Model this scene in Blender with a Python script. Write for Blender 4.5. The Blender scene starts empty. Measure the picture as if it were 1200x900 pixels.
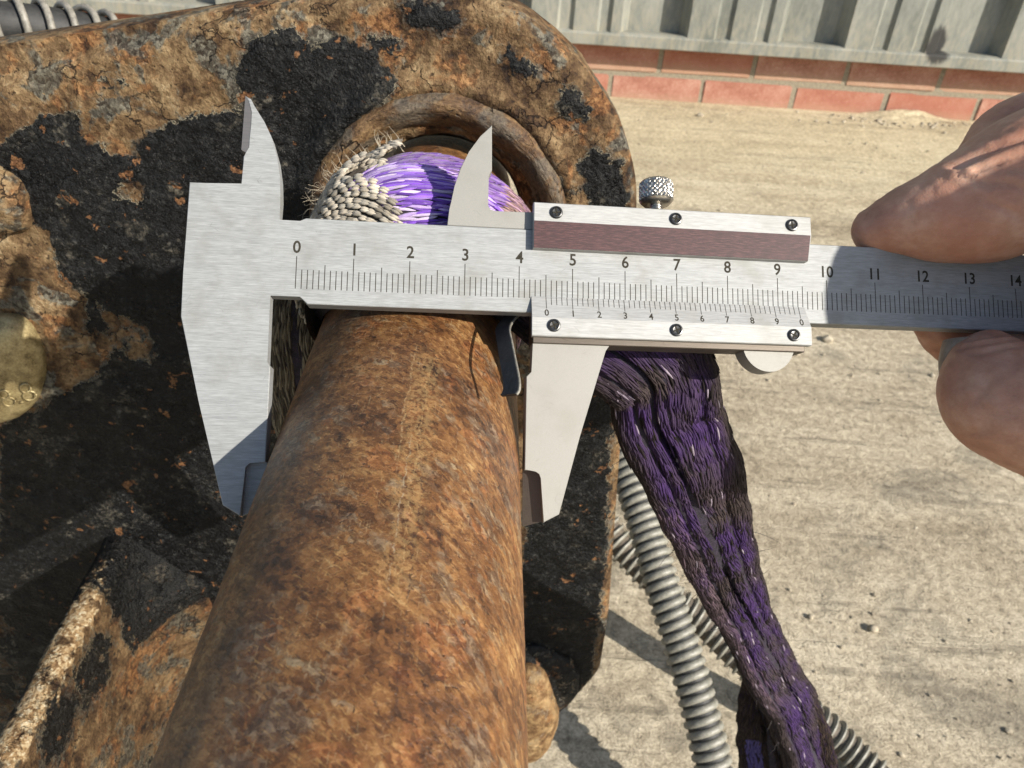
import bpy, bmesh, math, random
from mathutils import Vector, Matrix, noise, geometry
random.seed(7)
MM = 0.001
sc = bpy.context.scene
COL = sc.collection
R = math.radians

# ------------------------------------------------------------------ camera, world, sun, exposure
CAM = Vector((0.0, 0.0, 0.491))                      # lens height over the yard; Z = 0 is the ground
C2W = Matrix(((0.997822569, -0.0659554139, -0.0000691), (0.0377251, 0.571592479, -0.819669967), (0.0541011826, 0.817882584, 0.572836051)))
cd = bpy.data.cameras.new('camera'); cam = bpy.data.objects.new('camera', cd); COL.objects.link(cam)
cam.matrix_world = Matrix.Translation(CAM) @ C2W.to_4x4()
cd.sensor_width = 36.0; cd.lens = 27.0; cd.clip_start = 0.005; cd.clip_end = 500.0
cd.dof.use_dof = True; cd.dof.focus_distance = 0.139; cd.dof.aperture_fstop = 56.0
sc.camera = cam

# bracket frame (mm, origin at the lens height): Y along the bar, measured to be 3 degrees off the yard's axes
B2W = Matrix(((0.99730874, -0.04901572, -0.05452287), (0.0496446, 0.99871446, 0.0102395), (0.05395089, -0.01291871, 0.99846002)))
# calliper frame (mm): u along the beam, v up across it, h out of its face; zero at the zero line
K2W = Matrix(((0.99222859, -0.05282689, 0.11265763), (0.11902799, 0.6668165, -0.73565487), (-0.03625961, 0.74334721, 0.66792227)))
K_O = CAM + Vector((-39.46277, 119.84436, -66.24934)) * MM
FB = Matrix.Translation(CAM) @ B2W.to_4x4()
FK = Matrix.Translation(K_O) @ K2W.to_4x4()
FW = Matrix.Translation(CAM)

AZ, EL = R(54), R(27)
sun_b = Vector((math.cos(EL) * math.sin(AZ), -math.cos(EL) * math.cos(AZ), math.sin(EL)))
sun_w = (B2W @ sun_b).normalized()
sl = bpy.data.lights.new('sun', 'SUN'); sl.energy = 4.2; sl.angle = R(0.53); sl.color = (1.0, 0.94, 0.85)
so = bpy.data.objects.new('sun', sl); COL.objects.link(so)
so.rotation_euler = sun_w.to_track_quat('Z', 'Y').to_euler(); so.location = (2, -2, 3)
w = bpy.data.worlds.new('World'); sc.world = w; w.use_nodes = True
sky = w.node_tree.nodes.new('ShaderNodeTexSky'); sky.sky_type = 'NISHITA'; sky.sun_disc = False
sky.sun_elevation = math.asin(sun_w.z); sky.sun_rotation = math.atan2(sun_w.x, sun_w.y)
bg = w.node_tree.nodes['Background']; bg.inputs['Strength'].default_value = 0.085
w.node_tree.links.new(sky.outputs[0], bg.inputs[0])
sc.view_settings.view_transform = 'Standard'; sc.view_settings.look = 'None'
sc.view_settings.exposure = 1.05; sc.view_settings.gamma = 1.0

# ------------------------------------------------------------------ node helper
class NT:
    def __init__(s, name):
        s.m = bpy.data.materials.new(name); s.m.use_nodes = True
        s.t = s.m.node_tree; s.b = s.t.nodes['Principled BSDF']
        tc = s.t.nodes.new('ShaderNodeTexCoord')
        s.P = s.vm('SCALE', tc.outputs['Object'], scale=1000.0)          # object space in millimetres
    def put(s, sock, v):
        if isinstance(v, bpy.types.NodeSocket): s.t.links.new(v, sock)
        elif v is not None:
            if sock.type == 'RGBA' and len(v) == 3: v = (*v, 1)
            sock.default_value = v
    def vm(s, op, a, b=None, scale=None):
        n = s.t.nodes.new('ShaderNodeVectorMath'); n.operation = op; s.put(n.inputs[0], a)
        if b is not None: s.put(n.inputs[1], b)
        if scale is not None: n.inputs['Scale'].default_value = scale
        return n.outputs['Value'] if op in ('LENGTH', 'DISTANCE') else n.outputs[0]
    def mt(s, op, a, b=0.0, c=0.0, clamp=False):
        n = s.t.nodes.new('ShaderNodeMath'); n.operation = op; n.use_clamp = clamp
        s.put(n.inputs[0], a); s.put(n.inputs[1], b); s.put(n.inputs[2], c); return n.outputs[0]
    def noise(s, scale, detail=6, rough=.6, dist=0.0, vec=None, st=None, off=None):
        v = vec if vec is not None else s.P
        if st is not None: v = s.vm('MULTIPLY', v, st)
        if off is not None: v = s.vm('ADD', v, off)
        n = s.t.nodes.new('ShaderNodeTexNoise'); s.put(n.inputs['Vector'], v)
        n.inputs['Scale'].default_value = scale; n.inputs['Detail'].default_value = detail
        n.inputs['Roughness'].default_value = rough; n.inputs['Distortion'].default_value = dist
        return n.outputs['Fac']
    def vor(s, scale, feat='F1', vec=None, rnd=1.0):
        n = s.t.nodes.new('ShaderNodeTexVoronoi'); n.feature = feat
        s.put(n.inputs['Vector'], vec if vec is not None else s.P)
        n.inputs['Scale'].default_value = scale; n.inputs['Randomness'].default_value = rnd; return n.outputs[0]
    def warp(s, scale, amp, detail=3, vec=None, rough=.55):
        v = vec if vec is not None else s.P
        n = s.t.nodes.new('ShaderNodeTexNoise'); s.put(n.inputs['Vector'], v); n.inputs['Scale'].default_value = scale
        n.inputs['Detail'].default_value = detail; n.inputs['Roughness'].default_value = rough
        return s.vm('ADD', v, s.vm('SCALE', s.vm('SUBTRACT', n.outputs['Color'], (.5, .5, .5)), scale=amp * 2))
    def cell(s, scale, vec):
        n = s.t.nodes.new('ShaderNodeTexVoronoi'); s.put(n.inputs['Vector'], vec); n.inputs['Scale'].default_value = scale
        return s.xyz(n.outputs['Color'])[0], s.vor(scale, 'DISTANCE_TO_EDGE', vec)
    def ramp(s, fac, stops, interp='LINEAR'):
        n = s.t.nodes.new('ShaderNodeValToRGB'); r = n.color_ramp; r.interpolation = interp
        while len(r.elements) < len(stops): r.elements.new(0.5)
        for e, (p, c) in zip(r.elements, stops):
            e.position = p; e.color = (*c, 1) if not isinstance(c, (int, float)) else (c, c, c, 1)
        s.put(n.inputs[0], fac); return n.outputs[0]
    def sm(s, v, lo, hi):
        n = s.t.nodes.new('ShaderNodeMapRange'); n.interpolation_type = 'SMOOTHSTEP'
        s.put(n.inputs[0], v); n.inputs[1].default_value = lo; n.inputs[2].default_value = hi; return n.outputs[0]
    def mix(s, f, a, b, mode='MIX'):
        n = s.t.nodes.new('ShaderNodeMix'); n.data_type = 'RGBA'; n.blend_type = mode
        s.put(n.inputs[0], f); s.put(n.inputs[6], a); s.put(n.inputs[7], b); return n.outputs[2]
    def attr(s, name, col=False):
        n = s.t.nodes.new('ShaderNodeAttribute'); n.attribute_name = name
        return n.outputs['Color' if col else 'Fac']
    def xyz(s, v=None):
        n = s.t.nodes.new('ShaderNodeSeparateXYZ'); s.put(n.inputs[0], v if v is not None else s.P); return n.outputs
    def bump(s, h, dist_mm=1.0, strength=1.0, prev=None):
        n = s.t.nodes.new('ShaderNodeBump'); n.inputs['Distance'].default_value = dist_mm * MM
        n.inputs['Strength'].default_value = strength; s.put(n.inputs['Height'], h)
        if prev is not None: s.put(n.inputs['Normal'], prev)
        return n.outputs[0]
    def set(s, color=None, rough=None, metal=None, normal=None, spec=None, **k):
        for nm, v in (('Base Color', color), ('Roughness', rough), ('Metallic', metal), ('Normal', normal), ('Specular IOR Level', spec)):
            if v is not None: s.put(s.b.inputs[nm], v)
        for nm, v in k.items(): s.put(s.b.inputs[nm.replace('_', ' ')], v)
        return s.m

# ------------------------------------------------------------------ object helpers
def thing(name, label, cat, frame, o=(0, 0, 0), group=None):
    e = bpy.data.objects.new(name, None); COL.objects.link(e); e.empty_display_size = 0.01
    e.matrix_world = frame @ Matrix.Translation(Vector(o) * MM)
    e['label'] = label; e['category'] = cat
    if group: e['group'] = group
    e['_o'] = tuple(float(x) for x in o)
    return e
def origin(p): return Vector(p['_o']) if p is not None and '_o' in p else Vector((0, 0, 0))
def link_mesh(name, me, mat, parent=None, label=None, kind=None):
    ob = bpy.data.objects.new(name, me); COL.objects.link(ob)
    if mat is not None and not me.materials: me.materials.append(mat)
    if parent is not None:
        ob.parent = parent
        if '_o' in parent: ob['_o'] = tuple(parent['_o'])
    if label: ob['label'] = label
    if kind: ob['kind'] = kind
    return ob
def build(name, bm, mat, parent=None, smooth=False, angle=None, label=None, kind=None, o=None):
    """bmesh in frame millimetres -> one mesh object (metres) under its thing"""
    off = origin(parent) if o is None else Vector(o)
    for v in bm.verts: v.co = (v.co - off) * MM
    bmesh.ops.recalc_face_normals(bm, faces=bm.faces)
    if smooth:
        for f in bm.faces: f.smooth = True
        if angle:
            for e in bm.edges:
                if len(e.link_faces) == 2 and e.calc_face_angle(0) > R(angle): e.smooth = False
    me = bpy.data.meshes.new(name); bm.to_mesh(me); bm.free()
    return link_mesh(name, me, mat, parent, label, kind)
def prism(bm, pts, h0, h1, bevel=0.0, seg=1):
    """polygon (u,v) extruded from h0 to h1 along the third axis; only edges of the h1 face bevelled"""
    a = [bm.verts.new((x, y, h0)) for x, y in pts]; b = [bm.verts.new((x, y, h1)) for x, y in pts]
    n = len(pts); bm.faces.new(a[::-1]); top = bm.faces.new(b)
    for i in range(n): bm.faces.new((a[i], a[(i + 1) % n], b[(i + 1) % n], b[i]))
    if bevel:
        bmesh.ops.bevel(bm, geom=list(top.edges), offset=bevel, segments=seg, affect='EDGES', clamp_overlap=True)
def box(bm, lo, hi, bevel=0.0, seg=1):
    g = bmesh.ops.create_cube(bm, size=1.0)['verts']
    lo, hi = Vector(lo), Vector(hi)
    for v in g: v.co = Vector([lo[i] + (v.co[i] + .5) * (hi[i] - lo[i]) for i in range(3)])
    if bevel:
        es = list({e for v in g for e in v.link_edges})
        bmesh.ops.bevel(bm, geom=es, offset=bevel, segments=seg, affect='EDGES', clamp_overlap=True)
def catmull(pts, n):
    """resample a polyline of tuples (any dimension) with a Catmull-Rom spline, n points"""
    P = [Vector(p) if len(p) < 5 else p for p in pts]; m = len(pts) - 1; out = []
    for k in range(n):
        t = k / (n - 1) * m; i = min(int(t), m - 1); t -= i
        p0, p1, p2, p3 = (pts[max(i - 1, 0)], pts[i], pts[i + 1], pts[min(i + 2, m)])
        out.append(tuple(0.5 * (2 * b + (c - a) * t + (2 * a - 5 * b + 4 * c - d) * t * t + (3 * b - a - 3 * c + d) * t ** 3) for a, b, c, d in zip(p0, p1, p2, p3)))
    return out
def frames(pts, up=Vector((0, 0, 1))):
    fr = []; n = len(pts); prev = None
    for i in range(n):
        t = (pts[min(i + 1, n - 1)] - pts[max(i - 1, 0)]).normalized()
        a = (prev if prev is not None else up); a = (a - t * a.dot(t))
        if a.length < 1e-6: a = Vector((1, 0, 0)) - t * t.x
        a.normalize(); prev = a; fr.append((t, a, t.cross(a)))
    return fr
def tube(bm, pts, rad, seg=12, cap=True, close=False):
    pts = [Vector(p) for p in pts]; fr = frames(pts); rings = []
    for i, (p, (t, a, b)) in enumerate(zip(pts, fr)):
        r = rad[i] if isinstance(rad, (list, tuple)) else rad
        rings.append([bm.verts.new(p + (a * math.cos(2 * math.pi * k / seg) + b * math.sin(2 * math.pi * k / seg)) * r) for k in range(seg)])
    for i in range(len(rings) - 1):
        for k in range(seg):
            bm.faces.new((rings[i][k], rings[i][(k + 1) % seg], rings[i + 1][(k + 1) % seg], rings[i + 1][k]))
    if cap:
        bm.faces.new(rings[0][::-1]); bm.faces.new(rings[-1])
    return rings
def lathe(bm, prof, c, axis='z', seg=32, wob=None):
    """profile of (r, height) revolved about an axis through c"""
    rings = []
    for r, h in prof:
        ring = []
        for k in range(seg):
            a = 2 * math.pi * k / seg; rr = r * (1 + (wob(a, h) if wob else 0))
            x, y = rr * math.cos(a), rr * math.sin(a)
            co = {'z': (x, y, h), 'y': (x, h, -y), 'x': (h, x, y)}[axis]
            ring.append(bm.verts.new(Vector(c) + Vector(co)))
        rings.append(ring)
    for i in range(len(rings) - 1):
        for k in range(seg): bm.faces.new((rings[i][k], rings[i][(k + 1) % seg], rings[i + 1][(k + 1) % seg], rings[i + 1][k]))
    bm.faces.new(rings[0][::-1]); bm.faces.new(rings[-1])
def fbm(p, s, o=4, seed=0): return noise.fractal(Vector(p) * s + Vector((seed * 13.1, seed * 7.7, seed * 3.3)), 0.9, 2.1, o, noise_basis='PERLIN_ORIGINAL')
def lumps_mesh(name, items, mat, parent, kind=None, ns=6):
    """yarn bundles: each (centre, along, across, out, colour) a small pointed ellipsoid; one mesh with a dye colour attribute"""
    prof = [(-1, 0.12), (-.62, .72), (0, 1), (.62, .72), (1, 0.12)]
    vs, fs, cs = [], [], []; off = origin(parent)
    for c, a, b, n, col in items:
        base = len(vs)
        for t, r in prof:
            for k in range(ns):
                an = 2 * math.pi * k / ns
                vs.append((c + a * t + b * (r * math.cos(an)) + n * (r * math.sin(an)) - off) * MM); cs.append(col)
        for i in range(4):
            for k in range(ns):
                k2 = (k + 1) % ns
                fs.append((base + i * ns + k, base + i * ns + k2, base + (i + 1) * ns + k2, base + (i + 1) * ns + k))
    me = bpy.data.meshes.new(name); me.from_pydata(vs, [], fs)
    at = me.color_attributes.new('dye', 'FLOAT_COLOR', 'POINT')
    at.data.foreach_set('color', [x for c in cs for x in (*c, 1)])
    me.polygons.foreach_set('use_smooth', [True] * len(me.polygons))
    me.update(); bm = bmesh.new(); bm.from_mesh(me); bmesh.ops.recalc_face_normals(bm, faces=bm.faces); bm.to_mesh(me); bm.free()
    return link_mesh(name, me, mat, parent, None, kind)

# ------------------------------------------------------------------ materials
def m_steel(name, base, rough, metal, streak=.5, axis=(.06, 1, 1), speck=0.0, dirt=.25):
    k = NT(name)
    a = k.noise(7.0, 3, .6, st=axis); b = k.noise(2.2, 4, .65, st=axis, off=(31, 7, 2)); c = k.noise(.13, 5, .6)
    f = k.mt('MULTIPLY_ADD', a, .6, k.mt('MULTIPLY', b, .4))
    col = k.mix(k.sm(f, .3, .7), tuple(x * (1 - .22 * streak) for x in base), tuple(min(1, x * (1 + .14 * streak)) for x in base))
    d = k.mt('MULTIPLY', k.sm(c, .45, .75), dirt)
    col = k.mix(d, col, tuple(x * y for x, y in zip(base, (.66, .64, .57))))
    sc_ = k.vor(.9, 'DISTANCE_TO_EDGE', vec=k.vm('MULTIPLY', k.P, (.25, 1.1, 1)))
    scr = k.mt('MULTIPLY', k.mt('SUBTRACT', 1, k.sm(sc_, 0, .02)), k.sm(k.noise(.3, 2), .55, .7))
    col = k.mix(k.mt('MULTIPLY', scr, .4), col, tuple(x * .45 for x in base))
    h = f
    if speck:
        s = k.noise(9, 4, .7); col = k.mix(k.mt('MULTIPLY', k.sm(s, .4, .65), speck), col, tuple(x * .62 for x in base)); h = s
    return k.set(col, k.mt('MULTIPLY_ADD', f, .22, k.mt('MULTIPLY_ADD', scr, .12, rough - .11)), metal, k.bump(h, .03, .9))
M_beam = m_steel('brushed_steel', (.285, .292, .287), .68, .40, 1.3, dirt=.6)
M_satin = m_steel('satin_chrome', (.33, .33, .318), .66, .36, 1.1, dirt=.5)
M_jaw = m_steel('sandblasted_steel', (.265, .257, .232), .64, .42, .1, (1, 1, 1), .35)
M_edge = m_steel('dark_shade_steel', (.10, .085, .07), .5, .8)
M_mid = m_steel('grey_ground_steel', (.15, .142, .138), .5, .6)
M_knurl = m_steel('nickel_plate', (.46, .43, .38), .3, .95, .2, (1, 1, 1))
k = NT('maroon_anodised')
f = k.noise(7, 3, .7, st=(.08, 1, 1)); M_maroon = k.set(k.ramp(f, [(.34, (.020, .005, .005)), (.5, (.036, .009, .009)), (.66, (.085, .032, .031))]), .60, 0, k.bump(f, .03, .8))
k = NT('etched_black'); M_ink = k.set(k.ramp(k.noise(5, 2), [(.3, (.020, .018, .014)), (.7, (.045, .040, .030))]), .8, 0.0, None, .1)
k = NT('black_screw_steel'); M_screw = k.set(k.ramp(k.noise(6, 3), [(.3, (.02, .02, .02)), (.7, (.08, .08, .08))]), .32, .8)
k = NT('dark_spring_steel'); M_strip = k.set(k.ramp(k.noise(1.2, 5, .7, st=(1, .3, 1)), [(.3, (.014, .015, .017)), (.6, (.030, .033, .036)), (.8, (.075, .07, .06))]), .55, .4, k.bump(k.noise(3, 4), .05))

def rust_pin():
    k = NT('rusted_bar')
    x, y, z = k.xyz()[0:3]
    an = k.mt('ARCTAN2', x, z); arc = k.mt('MULTIPLY', an, 22.2)             # distance round the bar
    v = k.t.nodes.new('ShaderNodeCombineXYZ'); k.put(v.inputs[0], arc); k.put(v.inputs[1], y); k.put(v.inputs[2], 0.0); S = v.outputs[0]
    def rot(deg):
        r = k.t.nodes.new('ShaderNodeVectorRotate'); r.rotation_type = 'Z_AXIS'; k.put(r.inputs['Vector'], S); r.inputs['Angle'].default_value = R(deg); return r.outputs[0]
    D, E2 = rot(38), rot(-24)
    W = k.warp(.6, .9, 3, D); W2 = k.warp(.22, 3.5, 3, S)
    n1 = k.noise(.085, 6, .58, .4, vec=S, off=(3, 9, 0)); n2 = k.noise(.46, 7, .64, .3, vec=W, st=(.55, 1, 1)); n3 = k.noise(1.7, 4, .60, 0, vec=W, st=(.5, 1, 1))
    c1, e1 = k.cell(.8, k.vm('MULTIPLY', W, (.5, 1, 1))); c2, e2 = k.cell(1.6, k.vm('MULTIPLY', W, (.55, 1, 1)))
    f = k.mt('MULTIPLY_ADD', n1, .85, k.mt('MULTIPLY_ADD', n2, .62, k.mt('MULTIPLY_ADD', c1, .16, k.mt('MULTIPLY', c2, .20))))
    f = k.mt('MULTIPLY_ADD', k.mt('SUBTRACT', f, .915), 1.35, .5)
    col = k.ramp(f, [(.06, (.016, .008, .005)), (.26, (.058, .025, .010)), (.44, (.118, .050, .017)), (.60, (.180, .083, .028)), (.76, (.265, .140, .051)), (.92, (.38, .245, .105))])
    red = k.mt('MULTIPLY', k.sm(k.noise(.13, 5, .6, .6, vec=S, off=(9, 40, 0)), .54, .64), .6)
    col = k.mix(red, col, k.ramp(k.mt('MULTIPLY_ADD', n3, .6, k.mt('MULTIPLY', c2, .4)), [(.3, (.07, .021, .008)), (.5, (.19, .066, .020)), (.72, (.33, .14, .050))]))
    gf = k.mt('MULTIPLY_ADD', k.noise(.07, 5, .6, .4, vec=S, off=(60, 2, 0)), .7, k.mt('MULTIPLY_ADD', n2, .35, k.mt('MULTIPLY', c1, .14)))
    g = k.mt('MULTIPLY', k.sm(gf, .625, .72), .55)
    col = k.mix(g, col, k.ramp(k.mt('MULTIPLY_ADD', n3, .6, k.mt('MULTIPLY', c2, .4)), [(.28, (.020, .017, .014)), (.5, (.072, .062, .048)), (.75, (.17, .155, .120))]))
    def strokes(vec, st, sc, lo, hi, off, amt, tone):
        m = k.mt('MULTIPLY', k.sm(k.noise(sc, 3, .55, .25, vec=vec, st=st, off=off), lo, hi), amt)
        return k.mix(k.mt('MULTIPLY', m, k.sm(n1, .36, .52)), col, tone), m
    col, m1 = strokes(D, (.16, 1, 1), 3.4, .60, .66, (7, 3, 0), .42, (.42, .25, .09))         # fine scrape marks, three directions
    col, m2 = strokes(E2, (.10, 1, 1), 3.6, .62, .68, (17, 8, 0), .28, (.38, .24, .10))
    col, m3 = strokes(S, (1, .08, 1), 3.6, .63, .69, (27, 18, 0), .45, (.36, .25, .13))
    col, m4 = strokes(D, (.22, 1, 1), 2.6, .58, .67, (41, 13, 0), .55, (.030, .016, .009))
    pit = k.mt('MULTIPLY', k.mt('SUBTRACT', 1, k.sm(k.vor(.75, vec=W2), .10, .20)), k.sm(n2, .5, .6)); col = k.mix(k.mt('MULTIPLY', pit, .8), col, (.022, .012, .008))
    sx = k.mt('MULTIPLY_ADD', k.noise(.35, 5, .6, vec=S), 2.2, arc)
    def scratch(at, wd, y0, y1, off, amt):
        d = k.mt('ABSOLUTE', k.mt('SUBTRACT', sx, at))
        m = k.mt('SUBTRACT', 1, k.sm(d, wd * .3, wd)); m = k.mt('MULTIPLY', m, k.mt('MULTIPLY', k.sm(y, y0, y0 + 8), k.mt('SUBTRACT', 1, k.sm(y, y1 - 8, y1))))
        return k.mt('MULTIPLY', m, k.mt('MULTIPLY', k.sm(k.noise(.9, 6, .7, vec=S, off=(off, 0, 0)), .44, .54), amt))
    s1 = scratch(6.7, .15, -46, -6, 5, .26); s2 = scratch(8.0, .13, -42, 14, 15, .26); s3 = scratch(7.6, 3.4, -42, 18, 25, .32); s4 = scratch(9.2, .18, -60, -12, 45, .8); s5 = scratch(5.2, .2, -20, 20, 55, .35)
    col = k.mix(s3, col, (.44, .28, .115)); col = k.mix(s1, col, (.46, .42, .30)); col = k.mix(s2, col, (.52, .36, .16)); col = k.mix(s5, col, (.50, .36, .18)); col = k.mix(s4, col, (.05, .026, .016))
    h = k.mt('MULTIPLY_ADD', n2, 1.1, k.mt('MULTIPLY_ADD', n3, .45, k.mt('MULTIPLY_ADD', c2, .16, k.mt('MULTIPLY_ADD', c1, .20, k.mt('MULTIPLY', k.mt('ADD', m1, m2), .14)))))
    h = k.mt('SUBTRACT', h, k.mt('MULTIPLY_ADD', pit, .35, k.mt('MULTIPLY', m4, .12)))
    return k.set(col, k.mt('MULTIPLY_ADD', n3, .4, .25), .12, k.bump(h, .30, 1.0), .5)
M_pin = rust_pin()

def rust_plate(name='rusted_painted_plate', amount=.62, sub=(0, 0, 0), use_attr=True, tone=1.0):
    k = NT(name)
    if sub != (0, 0, 0): k.P = k.vm('ADD', k.P, tuple(v * 7.0 for v in sub))
    W = k.warp(.16, 5.0, 4); W2 = k.warp(.5, 1.6, 3)
    n1 = k.noise(.05, 6, .58, .4); n2 = k.noise(.20, 7, .60, .3); n3 = k.noise(.85, 5, .62); n4 = k.noise(2.6, 2, .5)
    c1, e1 = k.cell(.105, W); c2, e2 = k.cell(.30, W2); c3, e3 = k.cell(.85, W2)
    f = k.mt('MULTIPLY_ADD', n1, .8, k.mt('MULTIPLY_ADD', n2, .55, k.mt('MULTIPLY_ADD', n3, .25, k.mt('MULTIPLY_ADD', c1, .12, k.mt('MULTIPLY_ADD', c2, .14, k.mt('MULTIPLY', c3, .12))))))
    f = k.mt('MULTIPLY_ADD', k.mt('SUBTRACT', f, .99), 1.5, .5)
    col = k.ramp(f, [(.06, (.012, .007, .005)), (.26, (.046, .025, .012)), (.44, (.100, .060, .028)), (.60, (.160, .103, .051)), (.76, (.235, .163, .085)), (.92, (.33, .25, .145))])
    org = k.mt('MULTIPLY', k.sm(k.mt('MULTIPLY_ADD', k.noise(.075, 5, .6, .5, off=(50, 4, 8)), .85, k.mt('MULTIPLY', c2, .10)), .50, .58), .72)
    col = k.mix(org, col, k.ramp(k.mt('MULTIPLY_ADD', n3, .6, k.mt('MULTIPLY', c3, .4)), [(.28, (.055, .021, .008)), (.5, (.160, .068, .024)), (.74, (.29, .148, .058))]))
    gry = k.mt('MULTIPLY', k.sm(k.mt('MULTIPLY_ADD', k.noise(.085, 6, .6, .5, off=(5, 90, 8)), .85, k.mt('MULTIPLY', c1, .12)), .52, .58), .8)
    col = k.mix(gry, col, k.ramp(k.mt('MULTIPLY_ADD', n3, .6, k.mt('MULTIPLY', c3, .4)), [(.28, (.012, .0125, .011)), (.5, (.052, .054, .046)), (.74, (.150, .148, .120))]))
    pit = k.mt('MULTIPLY', k.mt('SUBTRACT', 1, k.sm(k.vor(.42, vec=W2), .10, .22)), k.sm(n1, .46, .54)); col = k.mix(k.mt('MULTIPLY', pit, .75), col, (.016, .009, .006))
    crk = k.mt('MULTIPLY', k.mt('SUBTRACT', 1, k.sm(e1, .006, .03)), k.sm(k.noise(.06, 3, .5, off=(31, 2, 2)), .50, .58))
    col = k.mix(k.mt('MULTIPLY', crk, .85), col, (.010, .006, .004))
    a = k.attr('paint') if use_attr else amount
    q = k.mt('ADD', a, k.mt('ADD', k.mt('MULTIPLY', k.mt('SUBTRACT', n2, .5), .95), k.mt('MULTIPLY_ADD', k.mt('SUBTRACT', c2, .5), .16, k.mt('MULTIPLY_ADD', k.mt('SUBTRACT', c1, .5), .14, k.mt('MULTIPLY', k.mt('SUBTRACT', n3, .5), .40)))))
    pm = k.sm(q, .490, .510)
    prim = k.mt('MULTIPLY', k.sm(q, .33, .45), k.sm(k.noise(.14, 6, .6, .4, off=(13, 9, 70)), .47, .55))     # thin grey undercoat left near the paint
    col = k.mix(k.mt('MULTIPLY', prim, .7), col, k.ramp(n3, [(.34, (.018, .018, .016)), (.5, (.065, .063, .052)), (.66, (.145, .135, .105))]))
    rimf = k.mt('MULTIPLY', k.sm(q, .455, .49), k.mt('SUBTRACT', 1, pm))
    col = k.mix(k.mt('MULTIPLY', rimf, .75), col, (.020, .010, .006))
    pn = k.mt('MULTIPLY_ADD', n3, .55, k.mt('MULTIPLY_ADD', c3, .25, k.mt('MULTIPLY', n2, .35)))
    pc = k.ramp(pn, [(.42, (.0012, .0012, .0014)), (.60, (.0032, .0034, .0038)), (.70, (.009, .0095, .010)), (.78, (.030, .030, .028)), (.88, (.11, .105, .09))])
    dust = k.mt('MULTIPLY', k.sm(k.mt('MULTIPLY_ADD', k.noise(.06, 5, .6, .5, off=(77, 1, 3)), .9, k.mt('MULTIPLY', c2, .12)), .56, .66), .7)
    pc = k.mix(dust, pc, k.ramp(k.mt('MULTIPLY_ADD', n3, .65, k.mt('MULTIPLY', c3, .35)), [(.32, (.004, .004, .004)), (.50, (.022, .0205, .017)), (.64, (.075, .066, .050)), (.78, (.17, .15, .11))]))
    fleck = k.mt('MULTIPLY', k.sm(n4, .64, .70), k.sm(n2, .44, .56)); pc = k.mix(k.mt('MULTIPLY', fleck, .7), pc, (.11, .10, .085))
    chip = k.mt('MULTIPLY', k.sm(k.mt('MULTIPLY_ADD', k.noise(.17, 5, .6, .5, off=(99, 3, 3)), .85, k.mt('MULTIPLY', c2, .12)), .625, .638), pm)      # small chips down to rust
    pc = k.mix(chip, pc, k.ramp(n3, [(.34, (.05, .020, .009)), (.66, (.21, .105, .045))]))
    col = k.mix(pm, col, pc)
    edge = k.mt('MULTIPLY', k.sm(q, .480, .492), k.mt('SUBTRACT', 1, k.sm(q, .506, .526)))  # pale line painted along the paint borders as a lit rim
    col = k.mix(k.mt('MULTIPLY', edge, k.mt('MULTIPLY', k.sm(n1, .44, .52), .9)), col, (.42, .37, .26))
    if not use_attr: col = k.mix(.40, col, k.mix(k.sm(n2, .38, .62), (.17, .085, .032), (.42, .27, .12)))
    if tone != 1:                                                            # rib: shade painted into the sides, sunlight into the pale top edge
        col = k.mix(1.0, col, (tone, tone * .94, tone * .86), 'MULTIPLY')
        wq = k.mt('ADD', k.attr('lit_top'), k.mt('ADD', k.mt('MULTIPLY', k.mt('SUBTRACT', n2, .5), 1.9), k.mt('MULTIPLY', k.mt('SUBTRACT', c2, .5), .35)))
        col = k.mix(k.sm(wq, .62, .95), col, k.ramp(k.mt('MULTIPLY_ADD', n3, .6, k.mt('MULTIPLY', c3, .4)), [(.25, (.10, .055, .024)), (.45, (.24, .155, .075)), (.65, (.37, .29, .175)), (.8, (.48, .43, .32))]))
    h = k.mt('MULTIPLY_ADD', n2, 1.0, k.mt('MULTIPLY_ADD', n3, .55, k.mt('MULTIPLY_ADD', n4, .10, k.mt('MULTIPLY_ADD', c1, .20, k.mt('MULTIPLY_ADD', c2, .24, k.mt('MULTIPLY', c3, .12))))))
    h = k.mt('ADD', h, k.mt('MULTIPLY', k.mt('SUBTRACT', k.sm(q, .478, .52), chip), .62)); h = k.mt('SUBTRACT', h, k.mt('MULTIPLY_ADD', crk, .4, k.mt('MULTIPLY', pit, .3)))
    rg = k.mix(pm, k.mt('MULTIPLY_ADD', n3, .3, .6), k.mt('MULTIPLY_ADD', n3, 1.1, k.mt('MULTIPLY_ADD', c3, .2, -.16)))
    return k.set(col, rg, 0.0, k.bump(h, 1.35, 1.0), k.mix(pm, (.2,) * 3, (.20,) * 3))
M_plate = rust_plate()
M_rib = rust_plate('shade_toned_rib', .6, (11, 3, 2), True, .58)  # plate rust darkened to paint shade on the rib face
M_boss = rust_plate('rusted_lump', .22, (20, 5, 9), False)
M_lip = rust_plate('rusted_hole_lip', .22, (9, 65, 9), False)
k = NT('yellow_zinc'); n1 = k.noise(.25, 7, .65); n2 = k.noise(1.6, 5, .7)
M_bolt = k.set(k.ramp(k.mt('MULTIPLY_ADD', n1, .6, k.mt('MULTIPLY', n2, .4)), [(.36, (.10, .075, .034)), (.48, (.25, .195, .095)), (.60, (.38, .315, .165)), (.74, (.50, .45, .30))]), k.mt('MULTIPLY_ADD', n2, .3, .35), .55, k.bump(n2, .12))

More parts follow.
